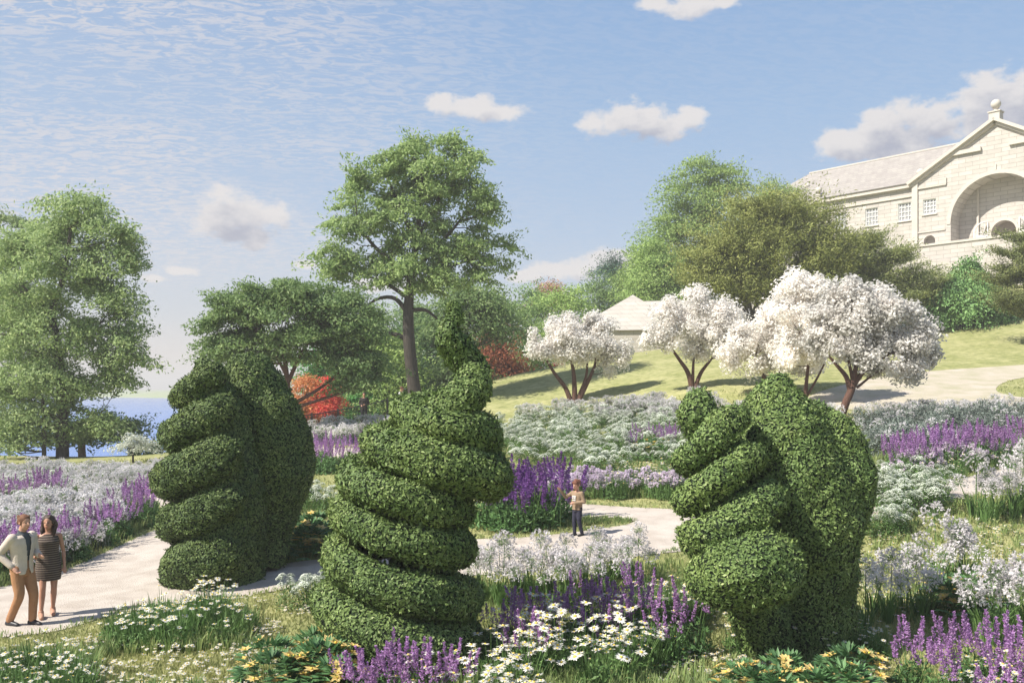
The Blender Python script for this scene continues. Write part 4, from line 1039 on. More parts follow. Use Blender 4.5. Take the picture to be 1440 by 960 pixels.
    if 'shirt' in cfg:
        m_ = MB(); eloft(m_, [(x,y,z,rx*1.0,ry*1.0) for x,y,z,rx,ry in T]); limb(m_, [nk-[0,0,.03], nk+[0,0,.03]], [.07,.066]); fuse(m_, 'shirt', cfg['shirt'], root, .012, 3)
    if 'jacket' in cfg:
        j = MB(); gx_ = cfg.get('jg', 1.12)
        eloft(j, [(x,y,z,rx*gx_,ry*gx_+.012) for x,y,z,rx,ry in ([(T[0][0],T[0][1],T[0][2]-cfg.get('jlen', .1),T[0][3]*1.06,T[0][4]*1.08)]+T[:-1]+[(T[-1][0],T[-1][1],T[-1][2]-.015,T[-1][3]*.9,T[-1][4]*.85)])])
        for s in 'LR':
            a, e, w = [np.array(J[k+s]) for k in ('sh','el','wr')]; ak = cfg.get('arm', 1.0)
            limb(j, [a, (a+e)/2, e], [.070*ak,.060*ak,.053*ak]); limb(j, [e, (e+w)/2, w-unit(w-e)*.02], [.053*ak,.048*ak,.041*ak])
        cut = None
        if cfg.get('open'):
            cy = T[2][1]
            def cut(c):
                top = T[-1][2]; lo = T[0][2]-.1
                wd = .02+.045*max(0, (c.z-(lo+.3))/(top-lo-.3)) if c.z > lo+.12 else .02+.05*max(0, 1-(c.z-lo)/.12)
                return c.y > cy+.05 and abs(c.x-cfg.get('ox', 0)) < wd
        fuse(j, 'jacket', cfg['jacket'], root, .011, 3, cut)
    return root
DARKEYE = solid('dark_eyes', (.03,.02,.015)); LIP = solid('lips', (.38,.13,.11))
TORSO = [(0,0,.90,.165,.115),(0,0,1.02,.155,.11),(0,.005,1.16,.165,.118),(0,.005,1.30,.195,.125),(0,0,1.40,.20,.11),(0,-.01,1.455,.13,.085)]
def gr(px, py, Y):
    x = (px-CX)/F*Y; return (x, Y, h(x, Y))
def yawto(fx, fy): return math.atan2(-fx, fy)
Jm = dict(torso=TORSO, neck=(0,.0,1.45), head=(0,.055,1.63), shR=(.18,0,1.40), elR=(.25,-.20,1.15), wrR=(.185,.01,.955), shL=(-.18,0,1.40), elL=(-.25,.0,1.12), wrL=(-.15,.20,1.10),
          hipR=(.095,0,.90), knR=(.10,.06,.50), anR=(.10,-.14,.09), hipL=(-.09,0,.90), knL=(-.09,.14,.49), anL=(-.08,.13,.09))
person('man in a cream blazer and tan trousers walking beside a woman in stripes', gr(31, 0, 14.05), yawto(.93,-.36), 1.0, Jm,
       dict(hair=solid('short_brown_hair', (.13,.06,.035), (.20,.10,.06), 30, .8), trousers=cloth('tan_trousers', (.36,.19,.10)), shoes=solid('black_leather', (.03,.03,.035), None, 5, .4),
            shirt=cloth('charcoal_shirt', (.07,.08,.09)), jacket=cloth('cream_blazer', (.55,.48,.41)), open=True, jg=1.05, look=-.15, nod=-.08, vox=.009, jlen=.07), SKIN)
Tw = [(0,0,.88,.165,.115),(0,0,1.00,.135,.10),(0,.005,1.12,.135,.10),(0,.01,1.24,.155,.125),(0,0,1.33,.165,.095),(0,-.01,1.38,.11,.07)]
Jw = dict(torso=Tw, neck=(0,-.01,1.37), head=(.0,.03,1.545), shR=(.165,0,1.325), elR=(.23,-.02,1.06), wrR=(.20,.19,1.03), shL=(-.165,0,1.325), elL=(-.225,-.03,1.05), wrL=(-.235,.07,.82),
          hipR=(.085,0,.87), knR=(.085,.10,.50), anR=(.11,.12,.10), hipL=(-.085,0,.87), knL=(-.08,.05,.49), anL=(-.07,-.08,.10))
def stripe():
    m, nt, out = base_mat('striped_jersey'); N = nt.nodes.new; Lk = nt.links.new
    tc = N('ShaderNodeTexCoord'); s = N('ShaderNodeSeparateXYZ'); Lk(tc.outputs['Object'], s.inputs[0])
    a = N('ShaderNodeMath'); a.operation = 'MULTIPLY'; a.inputs[1].default_value = 1/.036; Lk(s.outputs[2], a.inputs[0])
    f = N('ShaderNodeMath'); f.operation = 'FRACT'; Lk(a.outputs[0], f.inputs[0]); g_ = N('ShaderNodeMath'); g_.operation = 'GREATER_THAN'; g_.inputs[1].default_value = .78; Lk(f.outputs[0], g_.inputs[0])
    mx = N('ShaderNodeMix'); mx.data_type = 'RGBA'; mx.inputs[6].default_value = (.045,.03,.025,1); mx.inputs[7].default_value = (.25,.205,.16,1); Lk(g_.outputs[0], mx.inputs[0])
    pb = N('ShaderNodeBsdfPrincipled'); pb.inputs['Roughness'].default_value = .9; Lk(mx.outputs[2], pb.inputs['Base Color']); Lk(pb.outputs[0], out.inputs[0]); return m
person('woman with long brown hair in a striped sleeveless dress, holding the arm of a man', gr(68, 0, 14.6), yawto(.50,-.87), 1.0, Jw,
       dict(hair=solid('long_brown_hair', (.035,.022,.018), (.07,.045,.035), 30, .6), long=True, arm=.82, leg=.88, hs=.85, look=-.35, head=.98,
            dress=stripe(), dress_rings=[(0,.01,.60,.185,.135),(0,.005,.75,.20,.145),(0,0,.90,.188,.135),(0,0,1.02,.160,.12),(0,.01,1.14,.158,.122),(0,.015,1.24,.172,.14),(0,0,1.32,.150,.105),(0,-.01,1.365,.10,.075)],
            shoes=solid('nude_shoes', (.45,.25,.17), None, 5, .5)), SKIN2)
# boy
Jb = dict(torso=[(0,0,.86,.155,.12),(0,0,.98,.155,.118),(0,.005,1.12,.165,.12),(0,.005,1.26,.18,.12),(0,0,1.35,.17,.105),(0,-.01,1.40,.12,.08)], neck=(0,-.01,1.39), head=(0,.05,1.60),
          shR=(.17,0,1.34), elR=(.36,.15,1.20), wrR=(.40,.34,1.42), shL=(-.17,0,1.34), elL=(-.25,-.04,1.08), wrL=(-.06,.20,1.05),
          hipR=(.08,0,.86), knR=(.085,.05,.47), anR=(.09,.03,.09), hipL=(-.08,0,.86), knL=(-.09,.02,.47), anL=(-.10,-.10,.09))
boy_at = gr(812, 0, 19.35)
bo = person('small boy in a beige jumper reaching up to a purple flower spike', boy_at, yawto(-.72,-.70), .70, Jb,
       dict(hair=solid('auburn_hair', (.11,.045,.028), (.19,.075,.045), 30, .7), fringe=True, head=1.32, arm=1.05, leg=.95, nod=-.25, look=.1, trousers=cloth('navy_trousers', (.035,.035,.055)), shoes=solid('dark_shoes', (.03,.03,.03)),
            jacket=cloth('beige_jumper', (.28,.20,.135)), jg=1.1, jlen=.03), SKIN)
pr = MB()
for (x, z, w, hh_) in ((0,1.25,.15,.05),(-.03,1.19,.07,.04),(.045,1.19,.05,.035),(0,1.13,.13,.03)):
    box(pr, (x, .158, z), (w, .012, hh_))
pr.build('chest_print', solid('pale_print', (.60,.58,.56)), bo)
def stand(label, px, Y, fx, fy, top, legs, hair, skin=SKIN2, lift=0, sc_=1.0):
    J = dict(Jm); J.update(wrR=(.16,.16,1.02), elR=(.27,-.03,1.13), wrL=(-.06,.2,1.06), elL=(-.27,-.03,1.13), knL=(-.10,.03,.49), anL=(-.12,0,.09), knR=(.10,.03,.49), anR=(.12,-.02,.09))
    g_ = gr(px, 0, Y)
    return person(label, (g_[0], g_[1], g_[2]+lift), yawto(fx, fy), sc_, J, dict(hair=hair, trousers=legs, shoes=solid('dark_shoes', (.03,.03,.03)), jacket=top, vox=.014), skin)
dk = cloth('black_wool', (.035,.03,.03)); hb_ = solid('dark_hair', (.03,.018,.014), (.05,.03,.02), 20, .7)
stand('man in dark clothes standing with folded hands by the railing', 512, 50.5, .1, -1, dk, cloth('black_trousers', (.025,.025,.03)), hb_)
stand('person in a pale grey top seen from the side, left of the ash trunk', 564, 49.6, 1, -.2, cloth('pale_grey_top', (.45,.45,.47)), cloth('grey_trousers', (.2,.2,.22)), solid('brown_hair', (.12,.06,.04), None, 20, .7), SKIN)
# ------------------------------------------------------------------ flowers
FM = dict(
 stem=leafmat('flower_stems', (.10,.19,.05), (.17,.28,.09), .25, .6), dleaf=leafmat('dark_plant_leaves', (.07,.15,.05), (.14,.26,.08), .25, .55),
 pet=leafmat('white_petals', (.80,.78,.70), (.88,.87,.82), .3, .6), eye=leafmat('yellow_discs', (.62,.42,.04), (.75,.55,.10), .0, .7),
 pur=leafmat('purple_florets', (.34,.16,.40), (.58,.36,.64), .35, .6), pur_shade=leafmat('shade_tinted_florets', (.16,.06,.26), (.30,.14,.42), .35, .6),  # second floret colour is the purple darkened to carry the topiary shade
 lace=leafmat('cream_umbel_florets', (.58,.64,.52), (.82,.83,.77), .3, .7), lil=leafmat('pale_lilac_florets', (.66,.62,.64), (.85,.82,.83), .35, .65),
 silv=leafmat('silver_florets', (.62,.60,.61), (.84,.82,.82), .35, .7), yel=leafmat('yellow_petals', (.72,.48,.12), (.85,.66,.30), .35, .6),
 pink=leafmat('pink_white_florets', (.66,.50,.68), (.84,.80,.84), .35, .6), hel=leafmat('hellebore_leaves', (.07,.16,.06), (.16,.30,.12), .25, .5),
 gblade=leafmat('meadow_grass_blades', (.30,.34,.12), (.50,.49,.24), .35, .7), gtall=leafmat('tall_grass_blades', (.17,.26,.08), (.36,.41,.17), .35, .7), blue=leafmat('blue_grey_leaves', (.11,.14,.12), (.22,.26,.22), .2, .6))
def blades(mb, rng, n, hgt, spread, w=.012, mat=0, lean=.35, base_r=.06):
    a = rng.uniform(0, 2*math.pi, n); r = base_r*np.sqrt(rng.random(n)); p = np.stack([r*np.cos(a), r*np.sin(a), np.zeros(n)], 1)
    d = np.stack([np.cos(a), np.sin(a), np.zeros(n)], 1); L = hgt*rng.uniform(.5, 1.05, n)[:, None]; ln = rng.uniform(.1, 1, n)[:, None]*lean+spread*.0
    q1 = p+d*L*ln*.35+np.array([0,0,1])*L*.55; q2 = p+d*L*ln*1.0+np.array([0,0,1])*L*rng.uniform(.75, 1, n)[:, None]
    s = np.stack([-np.sin(a), np.cos(a), np.zeros(n)], 1)*w*rng.uniform(.6, 1.3, n)[:, None]
    V = np.stack([p-s*.6, p+s*.6, q1+s, q1-s, q2], 1).reshape(-1, 3); i = np.arange(n)*5
    o = mb.n; mb.add(V, np.stack([i, i+1, i+2, i+3], 1), mat); mb.f.append((np.stack([i+3, i+2, i+4], 1)+o, mat, False))
def bushleaf(mb, rng, n, rad, hgt, L, W, mat=0):
    q = rdir(n, rng); q[:, 2] = np.abs(q[:, 2]); c = q*np.array([rad, rad, hgt])*rng.uniform(.45, 1, n)[:, None]**.6
    leaves(mb, c, q*.6+rdir(n, rng)*.8, rdir(n, rng)*.7+q+np.array([0,0,.5]), L*rng.uniform(.6, 1.3, n), W*rng.uniform(.7, 1.2, n), mat, .1)
def daisy_head(rng, r=.055):
    m = MB(); k = 15; a = np.arange(k)*2*math.pi/k+rng.uniform(0, .2, k); d = np.stack([np.cos(a), np.sin(a), rng.uniform(-.25, .15, k)], 1)
    leaves(m, d*r*.6, d, np.array([[0,0,1.0]])+rdir(k, rng)*.2, r*.85, r*.32, 0)
    ellipsoid(m, (0,0,.003), (r*.27, r*.27, r*.16), 8, 5, 1); return m
def spike_head(rng, H_=.26, r=.024, n=95):
    m = MB(); z = rng.random(n)**.85*H_; a = rng.uniform(0, 6.283, n); rr = r*(1.1-.85*z/H_)*(1+.3*np.sin(z/H_*34))
    d = np.stack([np.cos(a), np.sin(a), np.full(n, .55)], 1); c = d*[1,1,0]*rr[:, None]; c[:, 2] = z
    leaves(m, c, d, rdir(n, rng)+np.array([0,0,.6]), .030, .017, 0, .15); return m
def umbel_head(rng, r=.11, n=150):
    m = MB(); a = rng.uniform(0, 6.283, n); q = np.sqrt(rng.random(n)); 
    k = rng.integers(0, 16, n); ka = k*2.4; kr = np.sqrt((k+.5)/16)*r*.85
    x = np.cos(ka)*kr+np.cos(a)*q*r*.24; y = np.sin(ka)*kr+np.sin(a)*q*r*.24; z = -.95*(x*x+y*y)/r*.8+rng.uniform(-.004, .006, n)
    leaves(m, np.stack([x, y, z], 1), rdir(n, rng)*[1,1,.3], rdir(n, rng)*.3+np.array([0,0,1.0]), .022, .019, 0)
    for j in range(16): 
        ja = j*2.4; jr = math.sqrt((j+.5)/16)*r*.85; tube(m, [(0,0,-.07), (math.cos(ja)*jr, math.sin(ja)*jr, -.76*jr*jr/r-.005)], [.0022,.0016], 3, 1, cap=False)
    return m
def globe_head(rng, r=.12, n=75, fl=.034):
    m = MB(); d = rdir(n, rng); d[:, 2] = d[:, 2]*.85+.12; d = unit(d); R_ = r*rng.uniform(.72, 1.05, n)[:, None]
    leaves(m, d*R_*.45, d, rdir(n, rng), R_[:, 0]*.85, .004, 1)
    for q in range(4): leaves(m, d*R_+rdir(n, rng)*.008, d*.8+rdir(n, rng)*.8, rdir(n, rng), fl, fl*.38, 0)
    return m
def yellow_head(rng, r=.055):
    m = MB(); k = 6; a = np.arange(k)*2*math.pi/k; d = np.stack([np.cos(a), np.sin(a), np.full(k, .25)], 1)
    leaves(m, d*r*.52, d, np.array([[0,0,1.0]])+rdir(k, rng)*.15, r*1.05, r*.62, 0, .1); ellipsoid(m, (0,0,.012), (.011,.011,.01), 6, 4, 1); return m
def rotto(d, rng, tilt):
    return Matrix.Rotation(rng.uniform(0, 6.28), 4, 'Z') @ Matrix.Rotation(tilt, 4, 'X')
KIND = {}
def kind(key, nm, head_fn, mats, nh, hgt, rad, stem_w=.005, foliage=None, leafm='stem', head_tilt=.35, variants=3, lean=.6, head_name='flower_head'):
    """build variants both as parts (near) and as one joined mesh (far)"""
    res = []
    hs = [head_fn(np.random.default_rng(100+v)) for v in range(3)]
    hm = [x.mesh(head_name, [FM[q] for q in mats]) for x in hs]
    for v in range(variants):
        rng = np.random.default_rng(hash_(key)+v); st = MB(); fo = MB(); heads = []
        for k in range(nh):
            a = rng.uniform(0, 6.283); r = rad*math.sqrt(rng.random()); b = np.array([.3*r*math.cos(a), .3*r*math.sin(a), 0]); H_ = hgt*rng.uniform(.55, 1.1)*(1-.2*(r/rad))
            t = np.array([r*math.cos(a), r*math.sin(a), H_]); mid = b*.5+t*.5+np.array([0,0,.08*H_])
            tube(st, [b, mid, t], [stem_w, stem_w*.85, stem_w*.6], 4, cap=False, sub=2, smooth=False)
            tl = rng.uniform(0, head_tilt)
            M4 = Matrix.Translation(t) @ Matrix.Rotation(a-math.pi/2, 4, 'Z') @ Matrix.Rotation(-tl, 4, 'X') @ Matrix.Rotation(rng.uniform(0, 6.28), 4, 'Z') @ Matrix.Scale(rng.uniform(.8, 1.2), 4)
            heads.append((int(rng.integers(3)), M4))
        if foliage: foliage(fo, rng)
        sm = st.mesh('stems', FM['stem']); fm = fo.mesh('leaves', FM[leafm]) if fo.n else None
        J = MB(); J.merge(st, None, {0: 0}); 
        if fo.n: J.merge(fo, None, {0: 1})
        for i, M4 in heads: J.merge(hs[i], M4, {q: 2+q for q in range(len(mats))})
        jm = J.mesh(nm, [FM['stem'], FM[leafm]]+[FM[q] for q in mats])
        res.append((sm, fm, heads, hm, jm))
    KIND[key] = (nm, res, head_name)
def hash_(s): return sum(ord(c)*(i+7) for i, c in enumerate(s)) % 9973
def plant(key, x, y, label, group, near, rng, s=1.0, cat='flower'):
    nm, res, hn = KIND[key]; sm, fm, heads, hm, jm = res[int(rng.integers(len(res)))]
    loc = (x, y, h(x, y)+.0); rz = rng.uniform(0, 6.28)
    if near:
        o = empty(nm, loc, rz); a = bpy.data.objects.new('stems', sm); COL.objects.link(a); a.parent = o
        if fm: b = bpy.data.objects.new('leaves', fm); COL.objects.link(b); b.parent = o
        for i, M4 in heads:
            q = bpy.data.objects.new(hn, hm[i]); COL.objects.link(q); q.parent = o; q.matrix_local = M4
    else:
        o = bpy.data.objects.new(nm, jm); COL.objects.link(o); o.location = loc; o.rotation_euler = (0, 0, rz)
    o.scale = (s, s, s*rng.uniform(.9, 1.12)); tag(o, label, cat, group)
    return o
kind('daisy', 'ox_eye_daisy', lambda r: daisy_head(r, .060), ['pet','eye'], 10, .70, .32, foliage=lambda m, r: (blades(m, r, 60, .45, 0, .007, base_r=.2), bushleaf(m, r, 240, .24, .36, .075, .028)), leafm='stem')
kind('sparse', 'meadow_daisy', lambda r: daisy_head(r, .040), ['pet','eye'], 8, .48, .30, .004, foliage=lambda m, r: (blades(m, r, 110, .45, 0, .006, base_r=.26), bushleaf(m, r, 380, .30, .30, .07, .022)), leafm='stem')
kind('salvia', 'purple_salvia', lambda r: spike_head(r), ['pur'], 8, .55, .30, foliage=lambda m, r: (blades(m, r, 30, .3, 0, .012, base_r=.15), bushleaf(m, r, 330, .24, .40, .07, .026)), leafm='dleaf', head_tilt=.5, head_name='flower_spike')
kind('deep', 'shade_tinted_salvia', lambda r: spike_head(r), ['pur_shade'], 8, .55, .30, foliage=lambda m, r: (blades(m, r, 30, .3, 0, .012, base_r=.15), bushleaf(m, r, 330, .24, .40, .07, .026)), leafm='dleaf', head_tilt=.4, head_name='flower_spike')  # same salvia, with the centre topiary's shade put into the floret colour
kind('lace', 'lace_flower', lambda r: umbel_head(r), ['lace','stem'], 9, .68, .32, foliage=lambda m, r: (bushleaf(m, r, 330, .30, .48, .06, .022)), leafm='stem', head_tilt=.3, head_name='flower_umbel')
kind('agap', 'white_agapanthus', lambda r: globe_head(r, .145, 90, .036), ['lil','stem'], 3, .92, .26, .009, foliage=lambda m, r: blades(m, r, 40, .46, 0, .011, base_r=.12, lean=.6), leafm='stem', head_tilt=.25)
kind('silver', 'silver_globe_flower', lambda r: globe_head(r, .12, 60, .04), ['silv','stem'], 10, .66, .36, .005, foliage=lambda m, r: (blades(m, r, 60, .5, 0, .01, base_r=.25), bushleaf(m, r, 120, .3, .35, .07, .02)), leafm='blue', head_tilt=.3)
def helleaf(m, r):
    for k in range(60):
        a = r.uniform(0, 6.28); el_ = r.uniform(.15, 1.45); c = np.array([math.cos(a)*math.cos(el_)*.34, math.sin(a)*math.cos(el_)*.34, math.sin(el_)*.40])
        o_ = unit(c*[1,1,.5]); s_ = unit(np.cross(o_, [0,0,1.0])); f_ = np.linspace(-1.1, 1.1, 6)
        D = np.array([o_*math.cos(t)+s_*math.sin(t)-np.array([0,0,.25]) for t in f_]); leaves(m, c+D*.06, D, np.tile([0,0,1.0]+o_*.4, (6,1)), .125, .042, 0, .1)
kind('yellow', 'yellow_hellebore', lambda r: yellow_head(r, .07), ['yel','eye'], 13, .44, .32, foliage=helleaf, leafm='hel', head_tilt=.7)
kind('pinky', 'pink_white_phlox', lambda r: globe_head(r, .06, 40, .035), ['pink','stem'], 12, .50, .3, foliage=lambda m, r: (bushleaf(m, r, 300, .28, .42, .06, .02), blades(m, r, 40, .5, 0, .007, base_r=.25)), leafm='stem')
kind('blue', 'blue_grey_shrub', lambda r: globe_head(r, .08, 30, .04), ['silv','stem'], 3, .62, .3, foliage=lambda m, r: (bushleaf(m, r, 900, .42, .62, .075, .025)), leafm='blue')

def bed(key, pix, n, label, group, s=(.85, 1.15), near=False, seed=0, cat='flower', mind=.2):
    rng = np.random.default_rng(seed+hash_(key)+n); w = [at(*p) for p in pix]; poly = [(p.x, p.y) for p in w]
    a = np.array(poly); lo, hi = a.min(0), a.max(0); got = []; tries = 0; md = mind
    while len(got) < n and tries < 6000:
        tries += 1
        if tries % 700 == 0: md *= .7
        x, y = rng.uniform(lo, hi)
        if not in_poly(np.array([x]), np.array([y]), poly)[0]: continue
        if any((x-p)**2+(y-q)**2 < md*md for p, q in got): continue
        got.append((x, y))
    for x, y in got: plant(key, x, y, label, group, near, rng, rng.uniform(*s), cat)
    return got
# left of the path, river side
bed('silver', [(-60,672),(60,668),(215,668),(232,680),(225,694),(120,706),(-60,710)], 95, 'silver white globe flowers massed below the trees on the river bank, far left', 'silver flowers on the river bank', (.9,1.2), seed=1, mind=.5)
bed('salvia', [(-30,714),(85,704),(80,722),(-30,730)], 13, 'purple spikes between the two silver drifts at far left', 'purple spikes between the silver drifts', (1.2,1.5), seed=2)
bed('silver', [(-60,738),(60,728),(165,722),(185,742),(130,765),(60,780),(-60,795)], 62, 'silver white globe flowers behind the walking couple', 'silver flowers behind the couple', (1.15,1.45), seed=3, mind=.35)
bed('salvia', [(-60,800),(60,786),(150,752),(165,762),(115,790),(40,812),(-60,832)], 24, 'purple spikes along the path edge beside the walking couple', 'purple spikes along the left path', (1.15,1.5), seed=4, mind=.2)
bed('salvia', [(165,738),(212,722),(222,738),(190,756),(168,764)], 10, 'lilac purple spikes at the far end of the left path edge', 'lilac spikes where the left path bends', (1.2,1.5), seed=5)
bed('lace', [(-40,712),(60,690),(90,700),(20,720)], 12, 'greenish white lace flowers above the left purple spikes', 'lace flowers at far left', (1.1,1.4), seed=6)
# between the left and the centre topiary
bed('silver', [(425,612),(520,602),(612,612),(600,622),(480,630),(420,628)], 44, 'pale silver flowers in front of the iron railing', 'silver flowers by the railing', (1.0,1.4), seed=7)
bed('salvia', [(438,656),(522,650),(522,664),(445,668)], 15, 'purple spikes on the grass left of the centre topiary', 'purple spikes on the middle grass', (1.3,1.7), seed=8)
bed('lace', [(395,712),(465,705),(478,722),(400,730)], 10, 'white lace flowers behind the yellow flowered bush', 'lace flowers behind the yellow bush', (1.0,1.3), seed=9)
bed('yellow', [(398,772),(470,766),(482,782),(410,790)], 8, 'yellow flowered leafy bush between the left and centre topiaries', 'yellow bush between the topiaries', (1.35,1.7), near=True, seed=10, cat='plant')
bed('sparse', [(372,765),(395,745),(398,770),(378,780)], 5, 'small white daisies at the left side of the yellow bush', 'daisies left of the yellow bush', (1.2,1.5), near=True, seed=11)
bed('lace', [(402,850),(455,842),(462,862),(405,868)], 4, 'white lace flower at the left foot of the centre topiary', 'lace flowers at the foot of the centre topiary', (.8,1.0), near=True, seed=12)
bed('daisy', [(262,852),(330,850),(325,872),(265,870)], 6, 'white daisies at the foot of the wavy topiary', 'daisies under the wavy topiary', (.75,.95), near=True, seed=13)
# middle mass
bed('lace', [(668,606),(760,592),(860,590),(950,598),(965,640),(960,672),(830,672),(730,664),(690,640)], 150, 'greenish white lace flower in the broad drift behind the boy', 'lace flowers in the middle drift', (1.15,1.55), seed=14, mind=.45)
bed('silver', [(700,590),(860,580),(1000,572),(1180,600),(1180,612),(1000,606),(840,596)], 62, 'pale grey globe flowers at the upper edge of the middle drift', 'grey flowers along the lawn edge', (1.1,1.4), seed=15)
bed('salvia', [(880,628),(955,622),(955,640),(890,645)], 12, 'few purple spikes inside the lace drift left of the coiled topiary', 'purple spikes in the lace drift', (1.0,1.2), seed=16)
bed('pinky', [(770,690),(850,686),(950,690),(950,702),(850,700),(775,702)], 28, 'pinkish white flowers just behind the boy', 'pink white flowers behind the boy', (1.0,1.3), seed=17)
bed('sparse', [(850,680),(955,675),(955,700),(860,702)], 18, 'meadow daisies at the edge of the path right of the boy', 'daisies right of the boy', (1.2,1.5), seed=18)
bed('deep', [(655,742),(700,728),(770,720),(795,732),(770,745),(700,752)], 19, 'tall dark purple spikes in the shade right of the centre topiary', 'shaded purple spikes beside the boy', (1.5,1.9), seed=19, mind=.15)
# silver flowers between the centre topiary and the coiled one
bed('agap', [(650,835),(700,822),(790,818),(900,808),(925,826),(880,846),(780,862),(690,856)], 24, 'pale lilac white globe flowers on the grass between the centre and coiled topiaries', 'globe flowers in the middle foreground', (.95,1.2), near=True, seed=20, mind=.17)
bed('sparse', [(900,850),(985,858),(990,885),(905,880)], 14, 'small white daisies under the left side of the coiled topiary', 'daisies left of the coiled topiary', (1.0,1.3), near=True, seed=21)
# front centre
bed('salvia', [(760,900),(850,872),(940,880),(985,925),(930,950),(840,945),(770,935)], 13, 'bright purple spikes in the front drift between the two big topiaries', 'purple spikes in the centre foreground', (1.1,1.4), near=True, seed=22, mind=.16)
bed('daisy', [(680,935),(760,915),(860,915),(900,945),(880,985),(720,1000),(675,985)], 24, 'white daisies with yellow eyes in the front drift between the two big topiaries', 'daisies in the centre foreground', (1.05,1.3), near=True, seed=23, mind=.18)
bed('salvia', [(690,915),(760,905),(790,950),(700,965)], 7, 'purple spikes among the daisies just right of the centre topiary', 'purple spikes among the front daisies', (1.0,1.25), near=True, seed=24)
bed('salvia', [(490,1000),(560,990),(650,1000),(640,1030),(500,1035)], 8, 'purple spikes in front of the bottom coil of the centre topiary', 'purple spikes under the centre topiary', (1.0,1.25), near=True, seed=25)
bed('daisy', [(560,1010),(660,1000),(760,1005),(760,1035),(580,1040)], 11, 'white daisies at the bottom edge in front of the centre topiary', 'daisies under the centre topiary', (.9,1.1), near=True, seed=26)
bed('yellow', [(375,960),(450,945),(492,975),(480,1000),(385,1000)], 7, 'yellow flowered leafy bush at the bottom edge left of the centre topiary', 'yellow bush at the bottom left of the centre topiary', (1.25,1.5), near=True, seed=27, cat='plant')
bed('yellow', [(1040,988),(1120,975),(1200,985),(1205,1010),(1050,1015)], 8, 'yellow flowered leafy bush at the bottom edge under the right topiaries', 'yellow bush under the right topiaries', (1.1,1.35), near=True, seed=28, cat='plant')
bed('yellow', [(1290,858),(1340,842),(1400,848),(1395,866),(1300,872)], 5, 'yellow flowered leafy bush among the globe flowers at the right', 'yellow bush at the right', (1.1,1.3), near=True, seed=29, cat='plant')
# right foreground
bed('agap', [(1205,860),(1300,855),(1310,880),(1195,890)], 8, 'pale globe flowers just right of the drop shaped topiary', 'globe flowers beside the drop topiary', (1.0,1.2), near=True, seed=30)
bed('agap', [(1310,828),(1370,822),(1375,840),(1315,842)], 5, 'pale globe flowers between the yellow bush and the path at the right', 'globe flowers above the yellow bush', (1.2,1.45), near=True, seed=31)
bed('agap', [(1370,885),(1450,870),(1470,905),(1390,915)], 7, 'big pale globe flowers at the right edge above the purple spikes', 'big globe flowers at the right edge', (1.3,1.55), near=True, seed=32)
bed('agap', [(1365,728),(1460,718),(1465,735),(1375,742)], 9, 'pale globe flowers on the near side of the right hand path', 'globe flowers by the right path', (1.2,1.5), near=True, seed=33)
bed('salvia', [(1245,985),(1330,965),(1440,950),(1480,985),(1460,1030),(1260,1035)], 14, 'purple spikes in the bottom right corner', 'purple spikes in the bottom right corner', (1.0,1.25), near=True, seed=34)
bed('daisy', [(1330,990),(1440,975),(1470,1010),(1340,1025)], 10, 'white daisies among the purple spikes in the bottom right corner', 'daisies in the bottom right corner', (.7,.9), near=True, seed=35)
bed('lace', [(1222,700),(1290,690),(1345,706),(1330,722),(1240,735)], 20, 'greenish white lace flowers between the drop shaped topiary and the right path', 'lace flowers right of the drop topiary', (1.15,1.4), near=True, seed=36)
bed('lace', [(1215,745),(1270,735),(1275,752),(1220,760)], 7, 'low white lace flowers touching the right flank of the drop shaped topiary', 'low lace flowers by the drop topiary', (.9,1.1), near=True, seed=37)
bed('salvia', [(1240,662),(1330,648),(1450,628),(1450,650),(1330,665),(1260,676)], 32, 'purple spikes beyond the right path', 'purple spikes beyond the right path', (1.2,1.6), seed=38, mind=.3)
bed('pinky', [(1240,664),(1330,652),(1450,632),(1450,650),(1330,667),(1260,676)], 16, 'pinkish white flowers mixed with the purple spikes beyond the right path', 'pink white flowers beyond the right path', (1.0,1.3), seed=51)
bed('silver', [(-60,800),(60,788),(150,758),(160,764),(115,792),(40,812)], 12, 'silver flowers mixed with the purple spikes along the left path', 'silver flowers along the left path', (1.0,1.2), seed=52)
bed('lace', [(-50,735),(60,728),(100,735),(40,760),(-50,775)], 14, 'greenish lace flowers inside the silver drift behind the couple', 'lace flowers in the left drift', (1.0,1.3), seed=53)
bed('yellow', [(880,640),(945,640),(945,650),(880,650)], 4, 'small yellow flowered plant inside the lace drift', 'yellow plants in the lace drift', (1.2,1.4), seed=54, cat='plant')
bed('sparse', [(690,925),(960,905),(970,960),(700,985)], 12, 'small low daisies between the purple spikes of the centre foreground', 'small daisies in the centre foreground', (1.0,1.3), near=True, seed=55)
bed('blue', [(1205,610),(1300,600),(1450,598),(1450,626),(1320,638),(1230,645)], 52, 'dark blue grey shrub in the row above the right purple spikes', 'blue grey shrubs on the right', (1.3,1.7), seed=39, cat='shrub', mind=.7)
bed('silver', [(1200,596),(1300,588),(1450,586),(1450,596),(1300,600)], 26, 'grey white globe flowers below the gravel terrace at the right', 'grey flowers below the gravel terrace', (1.0,1.3), seed=40)
bed('sparse', [(1250,672),(1440,645),(1440,652),(1300,680)], 20, 'small white daisies along the far edge of the right path', 'daisies along the right path', (.8,1.1), seed=41)
bed('sparse', [(1035,905),(1130,896),(1225,890),(1232,925),(1130,935),(1045,935)], 15, 'shaded meadow daisies growing under the drop shaped topiary', 'shaded daisies under the right topiaries', (.8,1.15), near=True, seed=61)
bed('lace', [(1060,860),(1200,850),(1210,880),(1060,890)], 5, 'shaded lace flowers behind the foot of the right topiaries', 'shaded lace flowers', (.6,.8), near=True, seed=62)
